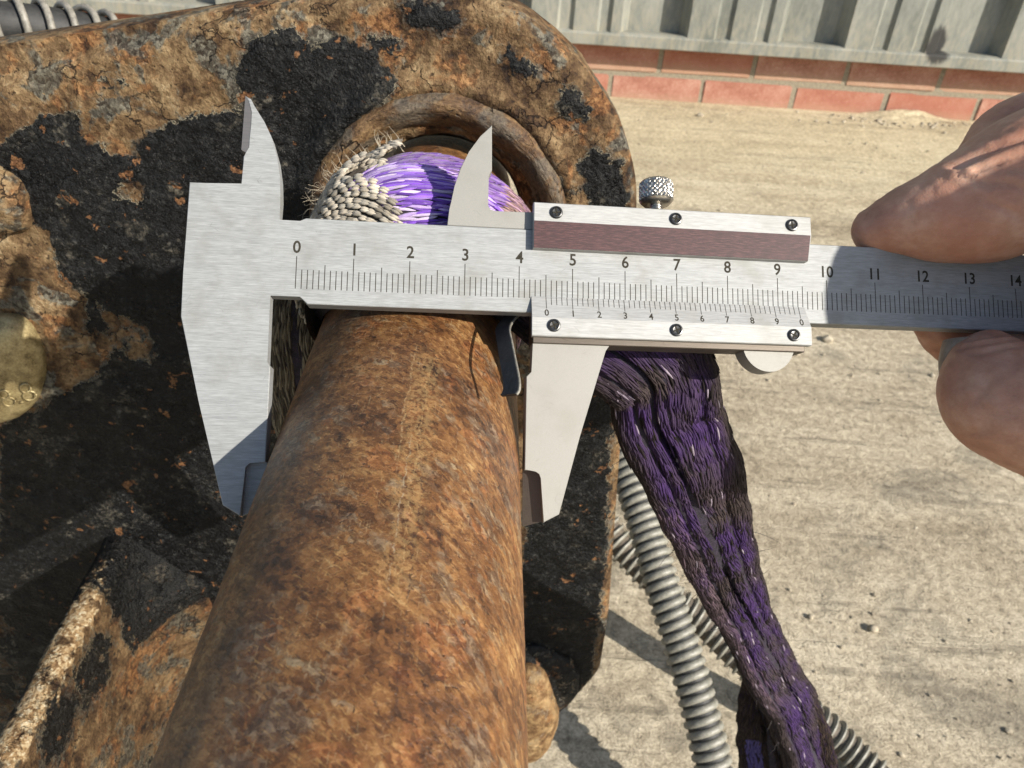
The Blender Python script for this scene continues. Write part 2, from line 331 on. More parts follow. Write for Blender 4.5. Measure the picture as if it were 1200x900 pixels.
def m_yarn(name, sheen=.3):
    k = NT(name); c = k.attr('dye', True); n = k.noise(6, 3, .6); n2 = k.noise(.4, 4, .6)
    col = k.mix(1.0, c, k.ramp(k.mt('MULTIPLY_ADD', n, .5, k.mt('MULTIPLY', n2, .5)), [(.3, .55), (.6, 1.0), (.8, 1.25)]), 'MULTIPLY')
    return k.set(col, .75, 0.0, k.bump(n, .10, .6), .12, Sheen_Weight=sheen)
M_yarn = m_yarn('polyester_yarn', .15); M_dyarn = m_yarn('dirty_polyester_yarn', 0.0)
k = NT('purple_webbing_core'); n = k.noise(1.2, 5, .7); M_core = k.set(k.ramp(n, [(.35, (.008, .005, .008)), (.6, (.016, .009, .020)), (.8, (.04, .022, .05))]), .8, 0, k.bump(n, .4))
k = NT('dirty_webbing_core'); n = k.noise(.7, 6, .7); M_dirty = k.set(k.ramp(n, [(.35, (.008, .006, .009)), (.55, (.018, .012, .024)), (.75, (.032, .022, .044))]), .85, 0, k.bump(n, .5))
k = NT('beige_webbing_core'); n = k.noise(1.0, 5, .7); M_beige = k.set(k.ramp(n, [(.35, (.045, .038, .028)), (.7, (.15, .125, .09))]), .9, 0, k.bump(n, .4))
k = NT('frayed_fibre'); M_fray = k.set(k.ramp(k.noise(.5, 3), [(.3, (.16, .13, .09)), (.7, (.42, .36, .26))]), .7)
k = NT('dark_fibre'); M_hair = k.set((.02, .015, .014), .7)

def m_hose(name, a, b, rough):
    k = NT(name); n = k.noise(.35, 6, .65); n2 = k.noise(2.2, 4, .7)
    f = k.mt('MULTIPLY_ADD', n, .6, k.mt('MULTIPLY', n2, .4))
    return k.set(k.mix(k.sm(f, .35, .65), a, b), k.mt('MULTIPLY_ADD', n2, .25, rough), 0.0, k.bump(n2, .2, .6))
M_coil = m_hose('grey_spiral_guard', (.135, .130, .105), (.25, .24, .20), .34)
M_tan = m_hose('dusty_tan_hose', (.045, .038, .028), (.15, .12, .085), .6)
M_rubber = m_hose('black_rubber', (.010, .010, .010), (.030, .029, .026), .5)
M_ring = m_hose('dull_spring_wire', (.10, .092, .075), (.26, .24, .20), .36)

def m_skin():
    k = NT('skin'); n1 = k.noise(.09, 5, .6); n2 = k.noise(.5, 6, .65); cr = k.vor(1.5, 'DISTANCE_TO_EDGE', vec=k.vm('MULTIPLY', k.P, (1, 1.2, .8))); n3 = k.noise(2.6, 4, .6, st=(.35, 1, 1))
    col = k.ramp(k.mt('MULTIPLY_ADD', n1, .65, k.mt('MULTIPLY', n2, .35)), [(.32, (.33, .155, .098)), (.5, (.45, .235, .152)), (.68, (.58, .355, .245))])
    red = k.sm(k.noise(.045, 3, .5, off=(9, 3, 1)), .52, .66)
    col = k.mix(k.mt('MULTIPLY', red, .4), col, (.40, .155, .095))
    col = k.mix(k.mt('MULTIPLY', k.sm(n3, .55, .7), .14), col, (.50, .33, .25))
    h = k.mt('MULTIPLY_ADD', k.sm(cr, 0, .22), .10, k.mt('MULTIPLY_ADD', n2, .5, k.mt('MULTIPLY', n3, .35)))
    k.b.subsurface_method = 'RANDOM_WALK'
    return k.set(col, k.mt('MULTIPLY_ADD', n2, .15, .40), 0.0, k.bump(h, .17, .7), .35, Subsurface_Weight=.25, Subsurface_Radius=(.9, .3, .15), Subsurface_Scale=.0025)
M_skin = m_skin()
k = NT('fingernail'); n = k.noise(.8, 3, st=(1, .2, 1)); M_nail = k.set(k.ramp(n, [(.3, (.46, .37, .27)), (.7, (.62, .54, .42))]), .35, 0, k.bump(n, .05), .5)

def m_ground():
    k = NT('dusty_concrete')
    n1 = k.noise(.0032, 6, .6, .3); n2 = k.noise(.022, 8, .68); n3 = k.noise(.12, 8, .72); n4 = k.noise(.55, 5, .75)
    gr = k.noise(.0075, 7, .68, .25, st=(.14, 2.6, 1)); gr2 = k.noise(.03, 6, .7, .2, st=(.10, 2.0, 1), off=(8, 3, 0))
    f = k.mt('MULTIPLY_ADD', n1, .3, k.mt('MULTIPLY_ADD', n2, .3, k.mt('MULTIPLY_ADD', n3, .28, k.mt('MULTIPLY', gr, .32))))
    col = k.ramp(f, [(.45, (.22, .178, .120)), (.54, (.36, .302, .213)), (.62, (.45, .385, .278)), (.72, (.54, .475, .355))])
    gm = k.ramp(k.mt('MULTIPLY_ADD', n4, .6, k.mt('MULTIPLY', n3, .4)), [(.36, .42), (.5, 1.0), (.62, 1.42)])
    y = k.xyz()[1]; sand = k.sm(y, 900, 1750)
    col = k.mix(k.mt('MULTIPLY', sand, k.mt('MULTIPLY_ADD', n2, .6, .35)), col, k.ramp(f, [(.45, (.32, .255, .150)), (.6, (.51, .42, .26)), (.72, (.60, .52, .34))]))
    col = k.mix(1.0, col, gm, 'MULTIPLY')
    gg = k.mt('MULTIPLY', k.mt('SUBTRACT', 1, k.sm(gr2, .34, .46)), k.sm(n2, .40, .60))
    col = k.mix(k.mt('MULTIPLY', gg, .5), col, (.085, .070, .050))
    pits = k.mt('MULTIPLY', k.mt('SUBTRACT', 1, k.sm(n3, .30, .37)), k.sm(n2, .42, .55))
    col = k.mix(k.mt('MULTIPLY', pits, .7), col, (.075, .062, .046))
    spots = k.mt('MULTIPLY', k.sm(n4, .60, .70), .6); col = k.mix(spots, col, (.52, .47, .36))
    gry = k.mt('MULTIPLY', k.sm(k.noise(.011, 6, .6, .5, off=(4, 44, 0)), .52, .66), k.mt('MULTIPLY', k.mt('SUBTRACT', 1, sand), .6)); col = k.mix(gry, col, k.ramp(n3, [(.35, (.125, .108, .080)), (.7, (.30, .265, .20))]))
    for (x0, y0, r, a) in ((268, 520, 27, .62), (285, 486, 14, .5), (318, 352, 10, .6), (310, 338, 7, .6), (415, 660, 13, .35), (340, 610, 9, .5)):            # oil and damp spots; the largest paints a shadow-like smudge
        d = k.vm('DISTANCE', k.vm('ADD', k.P, k.vm('SCALE', k.t.nodes.new('ShaderNodeTexNoise').outputs['Color'], scale=0.0)), (x0, y0, 0))
        d = k.mt('ADD', d, k.mt('MULTIPLY', k.mt('SUBTRACT', n3, .5), r * 1.5))
        col = k.mix(k.mt('MULTIPLY', k.mt('SUBTRACT', 1, k.sm(d, r * .3, r)), a), col, (.060, .050, .036))
    h = k.mt('MULTIPLY_ADD', n3, 1.5, k.mt('MULTIPLY_ADD', n4, 1.2, k.mt('MULTIPLY_ADD', n2, 1.2, k.mt('MULTIPLY', gr, 1.6))))
    h = k.mt('SUBTRACT', h, k.mt('MULTIPLY_ADD', pits, .5, k.mt('MULTIPLY', gg, .5)))
    return k.set(col, .92, 0, k.bump(h, 3.2, .75), .2)
M_ground = m_ground()
k = NT('red_brick'); oi = k.t.nodes.new('ShaderNodeObjectInfo').outputs['Random']
n1 = k.noise(.02, 6, .65, off=(3, 3, 3)); n2 = k.noise(.16, 7, .72); n3 = k.noise(.8, 4, .7)
c = k.ramp(k.mt('MULTIPLY_ADD', n1, .5, k.mt('MULTIPLY', n2, .5)), [(.38, (.25, .110, .078)), (.5, (.36, .180, .132)), (.62, (.46, .275, .21))])
c = k.mix(k.mt('MULTIPLY', oi, .75), c, (.33, .12, .075)); lowz = k.mt('SUBTRACT', 1, k.sm(k.mt('ADD', k.xyz()[2], k.mt('MULTIPLY', k.mt('SUBTRACT', n2, .5), 60)), -30, 2)); c = k.mix(k.mt('MULTIPLY', lowz, .5), c, (.36, .28, .18)); c = k.mix(k.mt('MULTIPLY', k.sm(n2, .58, .72), .5), c, (.44, .33, .24))
M_brick = k.set(c, .9, 0, k.bump(k.mt('MULTIPLY_ADD', n2, .6, k.mt('MULTIPLY', n3, .4)), 1.6, .7), .2)
k = NT('mortar'); n = k.noise(.25, 6, .7); M_mortar = k.set(k.ramp(n, [(.3, (.17, .145, .105)), (.7, (.33, .285, .21))]), .95, 0, k.bump(n, 2.0, .7), .2)
def m_clad():
    k = NT('weathered_coated_steel'); n1 = k.noise(.012, 6, .65, st=(1, 1, .4)); n2 = k.noise(.10, 6, .7, st=(1, 1, .35))
    z = k.xyz()[2]
    col = k.ramp(k.mt('MULTIPLY_ADD', n1, .6, k.mt('MULTIPLY', n2, .4)), [(.38, (.125, .132, .112)), (.5, (.185, .190, .164)), (.62, (.255, .255, .220))])
    low = k.mt('SUBTRACT', 1, k.sm(z, 37, 142)); col = k.mix(k.mt('MULTIPLY', low, k.mt('MULTIPLY', k.sm(n2, .42, .62), .5)), col, (.26, .225, .155))
    d = k.vm('LENGTH', k.vm('MULTIPLY', k.vm('SUBTRACT', k.P, (922, -20, 62)), (1.1, .2, .85)))
    d = k.mt('ADD', d, k.mt('MULTIPLY', k.mt('SUBTRACT', n2, .5), 26))
    col = k.mix(k.mt('MULTIPLY', k.mt('SUBTRACT', 1, k.sm(d, 27, 40)), .95), col, (.020, .019, .018))        # dark mark on the sheet
    return k.set(col, k.mt('MULTIPLY_ADD', n2, .25, .45), .0, k.bump(n2, .4, .5), .4)
M_clad = m_clad()
k = NT('pebble'); M_peb = k.set(k.ramp(k.noise(.15, 4), [(.3, (.20, .165, .115)), (.6, (.40, .345, .25)), (.8, (.55, .49, .38))]), .9, 0, k.bump(k.noise(.9, 4), .5))

# ------------------------------------------------------------------ the yard: ground, brick plinth, cladding
ZG, YW = -491.0, 1955.0
bm = bmesh.new()
xs = [-60000, -8000] + [-2000 + 40 * i for i in range(106)] + [8000, 60000]; ys = [-60000, -8000] + [-400 + 40 * i for i in range(61)] + [9000, 60000]
grid = [[bm.verts.new((x, y, ZG + (2.2 * fbm((x, y, 0), .004, 3) + 1.2 * fbm((x, y, 5), .02, 3) if -1900 < x < 2100 and -300 < y < 1930 else 0))) for x in xs] for y in ys]
for j in range(len(ys) - 1):
    for i in range(len(xs) - 1): bm.faces.new((grid[j][i], grid[j][i + 1], grid[j + 1][i + 1], grid[j + 1][i]))
g = build('ground', bm, M_ground, None, smooth=True, o=(0, 0, 0), kind='structure'); g.location = CAM

def stone(bm, c, r, seed):
    g = bmesh.ops.create_icosphere(bm, subdivisions=1, radius=1.0)['verts']
    s = Vector((random.uniform(.7, 1.3), random.uniform(.7, 1.2), random.uniform(.45, .8)))
    for v in g:
        n = 1 + .25 * fbm(v.co, 1.3, 2, seed); v.co = Vector(c) + Vector((v.co.x * s.x, v.co.y * s.y, v.co.z * s.z)) * (r * n)
bm = bmesh.new()
for i in range(1500):
    y = random.uniform(120, 1900); x = random.uniform(-.25, .75) * (y + 250)
    r = min(9, random.lognormvariate(.5, .5)) * (1.0 if y > 700 else .62); stone(bm, (x, y, ZG + r * .15), r, i)
for i in range(90):
    x = random.gauss(900, 130); y = random.gauss(1900, 35); r = random.uniform(2, 6)
    if y < 1938: stone(bm, (x, y, ZG + r * .3), r, i)
g = build('loose_gravel', bm, M_peb, None, smooth=False, o=(0, 0, 0), kind='stuff'); g.location = CAM
g['label'] = 'small loose stones scattered over the dusty concrete'; g['category'] = 'gravel'
for i, (x, y, r, lab) in enumerate(((297, 397, 4.2, 'largest pale pebble lying on the concrete right of the purple strap'), (250, 405, 2.6, 'pale pebble on the concrete between the purple strap and the largest pebble'))):
    bm = bmesh.new(); stone(bm, (x, y, ZG + r * .4), r, 77 + i)
    p = build('pebble', bm, M_peb, None, smooth=True, o=(x, y, ZG)); p.location = CAM + Vector((x, y, ZG)) * MM
    p['label'] = lab; p['category'] = 'pebble'
# heap of dirt against the bricks
bm = bmesh.new(); N = 26
gv = [[None] * (N + 1) for _ in range(N + 1)]
for j in range(N + 1):
    for i in range(N + 1):
        x = 700 + 420 * i / N; y = 1800 + 152 * j / N
        e = math.exp(-((x - 905) / 95) ** 2) * math.exp(-((y - 1952) / 48) ** 2)
        z = ZG - 3 + 58 * e * (1 + .35 * fbm((x, y, 0), .03, 4)) * .36 + 3.0 * fbm((x, y, 3), .08, 3) * min(1, e * 6)
        gv[j][i] = bm.verts.new((x, y, z))
for j in range(N):
    for i in range(N): bm.faces.new((gv[j][i], gv[j][i + 1], gv[j + 1][i + 1], gv[j + 1][i]))
g = build('dirt_heap', bm, M_ground, None, smooth=True, o=(0, 0, 0), kind='stuff'); g.location = CAM
g['label'] = 'low heap of grey dirt swept against the brick plinth'; g['category'] = 'dirt heap'

pl = thing('brick_plinth', 'low plinth of two courses of pink red bricks below the metal cladding', 'brick wall', FW, (0, YW, ZG))
bm = bmesh.new(); box(bm, (-3000, YW + 7, ZG - 60), (3000, YW + 210, -352)); build('mortar', bm, M_mortar, pl)
bmesh_brick = bmesh.new(); box(bmesh_brick, (-107, 4, -32.5), (107, 100, 32.5), 2.5, 2)
for v in bmesh_brick.verts: v.co += Vector((fbm(v.co, .02, 2), fbm(v.co, .03, 2, 4), fbm(v.co, .02, 2, 8))) * 1.5; v.co *= MM
bme = bpy.data.meshes.new('brick'); bmesh_brick.to_mesh(bme); bmesh_brick.free(); bme.materials.append(M_brick)
for row, (zc, off) in enumerate(((-470.5, 525.0), (-396.5, 413.0))):
    for i in range(-14, 12):
        x = off + 224 * i
        if abs(x) > 2850: continue
        b = bpy.data.objects.new('brick', bme); COL.objects.link(b); b.parent = pl
        b.location = Vector((x + random.uniform(-1.5, 1.5), random.uniform(-1.5, 2), zc - ZG + random.uniform(-1, 1))) * MM
        b.rotation_euler = (R(random.uniform(-.4, .4)), R(random.uniform(-.3, .3)), R(random.uniform(-.4, .4)))

cl = thing('metal_cladding', 'grey ribbed metal cladding standing on the brick plinth with a drip flashing', 'metal cladding', FW, (0, YW, -382))
def clad_profile(x0):
    return [(x0, 0), (x0 + 60, 0), (x0 + 66, 7), (x0 + 92, 7), (x0 + 98, 0), (x0 + 152, 0), (x0 + 158, 7), (x0 + 178, 7), (x0 + 184, 0), (x0 + 206, 0), (x0 + 226, 40), (x0 + 330, 40), (x0 + 345, 40)]
for s in range(-9, 7):                                     # one sheet per pitch so that the laps show
    x0 = 349 + 361 * s; bm = bmesh.new(); prof = clad_profile(x0 + .4) + [(x0 + 360.6, 0)]
    for z0, z1 in ((-345, 2200),):
        lo = [bm.verts.new((x, YW - 42 + y, z0)) for x, y in prof]; hi = [bm.verts.new((x, YW - 42 + y, z1)) for x, y in prof]
        lo2 = [bm.verts.new((x, YW - 41.2 + y, z0)) for x, y in prof]; hi2 = [bm.verts.new((x, YW - 41.2 + y, z1)) for x, y in prof]
        for i in range(len(prof) - 1):
            bm.faces.new((lo[i], lo[i + 1], hi[i + 1], hi[i])); bm.faces.new((lo2[i], hi2[i], hi2[i + 1], lo2[i + 1])); bm.faces.new((lo[i], lo2[i], lo2[i + 1], lo[i + 1])); bm.faces.new((hi[i], hi[i + 1], hi2[i + 1], hi2[i]))
    build('cladding_sheet', bm, M_clad, cl)
bm = bmesh.new()
prof = [(YW - 36, -336), (YW - 45, -339), (YW - 48, -342), (YW - 48, -364), (YW - 45, -366), (YW - 45, -346), (YW + 40, -347), (YW + 40, -336)]
a = [bm.verts.new((-2950, y, z)) for y, z in prof]; b = [bm.verts.new((2950, y, z)) for y, z in prof]
for i in range(len(prof)): bm.faces.new((a[i], a[(i + 1) % len(prof)], b[(i + 1) % len(prof)], b[i]))
bm.faces.new(a[::-1]); bm.faces.new(b); build('drip_flashing', bm, M_clad, cl)

# ------------------------------------------------------------------ the steel bracket
PX, PZ, PR = -19.49, -92.45, 22.2                     # bar axis and radius in the bracket frame
YP, TH = 222.0, 25.0
br = thing('steel_bracket', 'big rusty steel bracket plate with flaking black paint and a round hole', 'bracket', FB, (0, YP, -200))
front = [(-330, -66), (-240, -62), (-180, -57), (-134.8, -48.4), (-119.5, -43.7), (-98.8, -39.6), (-72.3, -33.5), (-47.6, -29.9), (-23.5, -28.4), (0.4, -31), (15.0, -39.5), (25.3, -49.8), (34.2, -62.3), (38.7, -74.3), (40.6, -84.6), (41.6, -120), (42.0, -175.4), (43.7, -209.3), (45.5, -269.9), (44.6, -318.6), (36, -334), (23.7, -352.9), (0, -372), (-40, -392), (-330, -430)]
outl = []
for i in range(len(front)):
    a, b = Vector(front[i]), Vector(front[(i + 1) % len(front)])
    n = max(1, int((b - a).length / 3.0))
    for j in range(n):
        p = a.lerp(b, j / n); w_ = .7 * fbm((p.x, p.y, 0), .09, 3); outl.append(p + Vector((w_, .7 * fbm((p.x, p.y, 9), .09, 3))))
# soften the corners of the traced outline
for _ in range(3): outl = [(outl[i - 1] + outl[i] * 2 + outl[(i + 1) % len(outl)]) / 4 for i in range(len(outl))]
HR = 25.0; hole = [Vector((PX + HR * math.cos(2 * math.pi * i / 72), PZ + HR * math.sin(2 * math.pi * i / 72))) for i in range(72)]
def inside(p, poly):
    c = False; j = len(poly) - 1
    for i in range(len(poly)):
        a, b = poly[i], poly[j]
        if (a[1] > p[1]) != (b[1] > p[1]) and p[0] < (b[0] - a[0]) * (p[1] - a[1]) / (b[1] - a[1]) + a[0]: c = not c
        j = i
    return c
def dist_poly(p, poly):
    best = 1e9
    for i in range(len(poly)):
        ax, ay = poly[i]; bx, by = poly[(i + 1) % len(poly)]; dx, dy = bx - ax, by - ay
        t = max(0, min(1, ((p[0] - ax) * dx + (p[1] - ay) * dy) / (dx * dx + dy * dy + 1e-9)))
        best = min(best, math.hypot(p[0] - ax - t * dx, p[1] - ay - t * dy))
    return best
pts = []
x = -328.0
while x < 48:
    z = -430.0
    step = 2.0 if x > -215 else 6.0
    while z < -24:
        p = Vector((x + random.uniform(-.4, .4) * step * .5, z + random.uniform(-.4, .4) * step * .5))
        if math.hypot(p.x - PX, p.y - PZ) > HR + 1.0 and inside(p, front) and dist_poly(p, front) > 1.6: pts.append(p)
        z += step if z > -365 else 6.0
    x += step
allp = outl + hole + pts; no, nh = len(outl), len(hole)
edges = [(i, (i + 1) % no) for i in range(no)] + [(no + i, no + (i + 1) % nh) for i in range(nh)]
V, E_, F, *_ = geometry.delaunay_2d_cdt(allp, edges, [], 4, 1e-5, False)
F = [f for f in F if len(f) == 3 and math.hypot(sum(V[i].x for i in f) / 3 - PX, sum(V[i].y for i in f) / 3 - PZ) > HR]
black = [[(-143.8,-66.9),(-131.8,-60.3),(-119.8,-56.4),(-120.2,-65.1),(-105.6,-73.8),(-105.1,-67.6),(-93.8,-61.1),(-72.7,-57.7),(-71.3,-44.6),(-65.6,-39.3),(-55.1,-37.2),(-51.2,-41.5),(-43.9,-38.3),(-36.5,-43),(-29.1,-50.3),(-35.6,-57.1),(-43.5,-63),(-50.8,-72.7),(-53.3,-91.2),(-50,-140.3),(-30,-300),(-330,-330),(-330,-250),(-206.2,-234),(-181.8,-168.6),(-159.7,-157.4),(-141.5,-146.7),(-125.5,-131.5),(-132.4,-117),(-140,-110.8),(-138.2,-93.5),(-144.8,-86.6),(-160.2,-83.9),(-190,-90),(-190,-70)],
 [(-29.6,-26),(-15.1,-26),(-9.8,-35.2),(-13.3,-38.4),(-24.6,-37.3)], [(1.5,-41.6),(9.7,-48.1),(5,-50.4),(0.3,-45.9)], [(19.2,-51.5),(26.7,-58.4),(24.6,-63.2),(14.7,-58.4),(15.6,-51.5)],
 [(24.7,-65.6),(37.3,-74.4),(39.4,-87.5),(39,-130),(28,-130),(26.5,-87.4),(21.5,-75.6)], [(8.9,-150),(41,-150),(42,-232.3),(41,-330),(24.3,-345),(6.6,-298)],
 [(-111.9,-44.4),(-101.1,-46.6),(-101.9,-55.7),(-112.1,-54.5)], [(-134.6,-110.9),(-129.7,-117),(-131.6,-133.1),(-140.5,-129.7)], [(-35.8,-36.2),(-24.7,-38.3),(-27.4,-44.7),(-36.5,-42.6)], [(-93.6,-51.2),(-82.4,-53.5),(-84.6,-57.6),(-95.1,-56.9)]]
wts = [1, 1, .9, .9, .85, .9, .45, .8, .8, .45]
rustp = [[(-150,-285),(-120,-282),(-95,-285),(-50,-285),(-40,-390),(-150,-390)], [(-128,-122),(-119,-128),(-119,-143),(-127,-140)], [(-112,-78),(-106,-80),(-107,-84),(-112,-83)]]  # rust starts low by the rib; black above it paints the shade
def paint_at(p):
    if p[0] < -215: return .5 + .3 * fbm((p[0], p[1], 1), .03, 3)
    best = .12
    for q, w_ in zip(black, wts):
        d = dist_poly(p, q)
        if d > 12: v_ = w_ if inside(p, q) else 0
        else: v_ = w_ * (.5 + (d if inside(p, q) else -d) / 8.0)
        best = max(best, min(w_, v_))
    for q in rustp:
        d = dist_poly(p, q); s_ = d if inside(p, q) else -d
        best = min(best, max(.30, .5 - s_ / 14.0)) if s_ > -8 else best
    return max(0.0, min(1.0, best))
verts, paint = [], []
for i, p in enumerate(V):
    de = dist_poly(p, outl) if dist_poly(p, front) < 9 else 99
    rh = math.hypot(p.x - PX, p.y - PZ); pa = paint_at(p)
    ed = 3.2
    y = YP + (ed - math.sqrt(max(0, ed * ed - max(0, ed - de) ** 2)) if de < ed else 0)
    lip = 12.5
    if rh < HR + lip:
        t = (HR + lip - rh) / lip; y += 9.0 * (1 - math.sqrt(max(0, 1 - t * t)))
        pa *= max(.15, 1 - t * 2)
    if 0 <= rh - HR - lip < 7: y -= 2.4 * math.sin((rh - HR - lip) / 7 * math.pi)          # raised burr round the hole
    am = min(1, de / 4) if de < 99 else 1
    y += am * (1.3 * fbm((p.x, p.y, 0), .035, 4) + .55 * fbm((p.x, p.y, 4), .15, 3) + .28 * fbm((p.x, p.y, 8), .5, 2)) - .5 * (1 if pa > .5 else 0)
    y -= 4.0 * max(0, fbm((p.x, p.y, 2), .045, 3) - .1) * math.exp(-((p.x + 165) / 40) ** 2 - ((p.y + 125) / 38) ** 2)   # scabs of scale by the bolt
    if de < 4: pa = min(pa, .30 + .1 * de * pa)
    verts.append(Vector((p.x, y, p.y))); paint.append(pa)
nf = len(verts)
bnd = {}
for f in F:
    for a, b in zip(f, f[1:] + f[:1]):
        bnd[(a, b)] = 1
be = [(a, b) for (a, b) in bnd if (b, a) not in bnd]
back = {}
for a, b in be:
    for q in (a, b):
        if q not in back:
            rh = math.hypot(V[q].x - PX, V[q].y - PZ) < HR + 3
            back[q] = []
            for yy, ins in ((8, .5), (16, .2), (TH - 3, .6), (TH, 3.0)):
                c = Vector((V[q].x, V[q].y)); 
                if not rh:
                    c = c + (Vector((-60, -200)) - c).normalized() * (ins + .6 * fbm((c.x, c.y, yy), .15, 3)) - (Vector((-60, -200)) - c).normalized() * .8
                verts.append(Vector((c.x, YP + yy, c.y))); paint.append(.12 if not rh else .2); back[q].append(len(verts) - 1)
faces = [tuple(f) for f in F]
for a, b in be:
    ca = [a] + back[a]; cb = [b] + back[b]
    for i in range(4): faces.append((ca[i], ca[i + 1], cb[i + 1], cb[i]))
# back face: same triangles pushed to the rear
bidx = {}
for i, p in enumerate(V):
    if i in back: bidx[i] = back[i][-1]
    else:
        verts.append(Vector((p.x, YP + TH, p.y))); paint.append(.4); bidx[i] = len(verts) - 1
faces += [tuple(bidx[i] for i in f[::-1]) for f in F]
me = bpy.data.meshes.new('plate'); o_ = origin(br)
me.from_pydata([(v - o_) * MM for v in verts], [], faces); me.polygons.foreach_set('use_smooth', [True] * len(me.polygons))
at = me.attributes.new('paint', 'FLOAT', 'POINT'); at.data.foreach_set('value', paint)
bm = bmesh.new(); bm.from_mesh(me); bmesh.ops.recalc_face_normals(bm, faces=bm.faces); bm.to_mesh(me); bm.free()
link_mesh('plate', me, M_plate, br)

k = NT('rubbed_rust_collar'); x, y, z = k.xyz()[0:3]
zz = k.mt('ADD', z, -200 - PZ); xx = k.mt('ADD', x, -PX); ra = k.mt('SQRT', k.mt('ADD', k.mt('MULTIPLY', xx, xx), k.mt('MULTIPLY', zz, zz)))
cv = k.t.nodes.new('ShaderNodeCombineXYZ'); k.put(cv.inputs[0], k.mt('MULTIPLY', k.mt('ARCTAN2', xx, zz), 11.0)); k.put(cv.inputs[1], ra); k.put(cv.inputs[2], y); cv = cv.outputs[0]
n1 = k.noise(.16, 5, .6, .5); n2 = k.noise(.38, 6, .62, .8, vec=cv); n3 = k.noise(1.0, 6, .65)
f = k.mt('MULTIPLY_ADD', n2, .45, k.mt('MULTIPLY_ADD', n1, .5, k.mt('MULTIPLY', n3, .45))); f = k.mt('MULTIPLY_ADD', k.mt('SUBTRACT', f, .70), 1.5, .5)
c = k.ramp(f, [(.10, (.014, .009, .007)), (.34, (.052, .029, .016)), (.52, (.112, .064, .030)), (.70, (.20, .125, .058)), (.90, (.32, .235, .125))])
c = k.mix(k.mt('MULTIPLY', k.sm(k.noise(.09, 5, .6, .4, off=(3, 60, 9)), .50, .60), .65), c, k.ramp(n3, [(.34, (.045, .040, .033)), (.66, (.14, .125, .095))]))
crk = k.mt('MULTIPLY', k.mt('SUBTRACT', 1, k.sm(k.mt('ABSOLUTE', k.mt('SUBTRACT', k.noise(.22, 3, .5, .3, vec=cv, off=(4, 4, 4)), .5)), .004, .02)), k.sm(n1, .5, .58))
c = k.mix(k.mt('MULTIPLY', crk, .9), c, (.010, .006, .004))
M_collar = k.set(c, .55, 0, k.bump(k.mt('MULTIPLY_ADD', n2, 1.0, k.mt('MULTIPLY_ADD', n3, .35, k.mt('MULTIPLY', crk, -.5))), 1.3, 1.0), .3)
def rough_obj(name, bm, mat, parent, amp=.8, s=.12, seed=1, paint=None, label=None):
    for v in bm.verts: v.co += Vector((fbm(v.co, s, 3, seed), fbm(v.co, s, 3, seed + 5), fbm(v.co, s, 3, seed + 9))) * amp
    ob = build(name, bm, mat, parent, smooth=True, angle=60, label=label)
    if paint is not None:
        at = ob.data.attributes.new('paint', 'FLOAT', 'POINT'); o_ = origin(parent)
        at.data.foreach_set('value', [paint(v.co / MM + o_) for v in ob.data.vertices])
    return ob
bm = bmesh.new(); prof = [(41.0, 1.8), (39.6, -.6), (38.2, -2.4), (36.4, -3.4), (34.4, -3.0), (32.4, -1.2), (30.2, 1.8), (28.2, 5), (26.6, 9), (25.4, 14), (24.6, 20)]
rings = []
for r, y, _ in catmull([(*q, 0) for q in prof], 40):
    rings.append([bm.verts.new((PX + r * math.sin(2 * math.pi * i / 140), YP + y + .6 * fbm((r, i * .2, 3), .12, 3), PZ + r * math.cos(2 * math.pi * i / 140))) for i in range(140)])
for i in range(39):
    for j in range(140): bm.faces.new((rings[i][j], rings[i][(j + 1) % 140], rings[i + 1][(j + 1) % 140], rings[i + 1][j]))
rough_obj('collar', bm, M_collar, br, .7, .10, 21, label='rounded rust brown collar round the hole')
# rib running towards the viewer from the plate
bm = bmesh.new(); nx = 70; rows = []
def rib_sec(y):
    zt = -226.5 + (y - 130) * .045; t = max(0.0, min(1.0, (y - (YP - 42)) / 46)); fil = 42 * (1 - math.sqrt(max(0, 1 - t * t)))   # weld fillet into the plate
    X = lambda z: -150 + fil * min(1, max(0, (zt - 4 - z) / 30))
    return [(X(-400), -400), (X(-330), -330), (X(-280), -280), (X(-255), -255), (X(-240), -240), (X(zt - 3), zt - 3), (-151.6, zt - .6), (-154, zt + .6), (-157, zt + .3), (-159.6, zt - 1), (-161, zt - 4), (-161.2, -260), (-161.2, -400)]
for i in range(nx + 1):
    y = 40 + (YP + 4 - 40) * i / nx
    rows.append([bm.verts.new((x, y, z)) for x, z in rib_sec(y)])
for i in range(nx):
    for j in range(12): bm.faces.new((rows[i][j], rows[i][j + 1], rows[i + 1][j + 1], rows[i + 1][j]))
    bm.faces.new((rows[i][12], rows[i][0], rows[i + 1][0], rows[i + 1][12]))
bm.faces.new(rows[0]); bm.faces.new(rows[-1][::-1])
bmesh.ops.subdivide_edges(bm, edges=[e for e in bm.edges if abs(e.verts[0].co.y - e.verts[1].co.y) < .1 and e.calc_length() > 12], cuts=6, use_grid_fill=True)
def rib_paint(p):
    if p.x < -155: return .75
    if p.y > 192 - max(0, -250 - p.z) * .0 and p.z > -262: return .5 + min(.35, (p.y - 192) * .03)
    d = min(math.hypot((p.y - 172) / 1.3, p.z + 243), math.hypot((p.y - 150) / 1.2, p.z + 238) + 1)
    return .9 - d * .035 if d < 14 else (.26 if p.z > -300 else .4)
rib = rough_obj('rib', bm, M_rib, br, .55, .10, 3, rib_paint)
zt_ = lambda y: -226.5 + (y - 130) * .045
o_ = origin(br); at = rib.data.attributes.new('lit_top', 'FLOAT', 'POINT')  # sunlit crest put into the colour, fading downwards and towards the plate
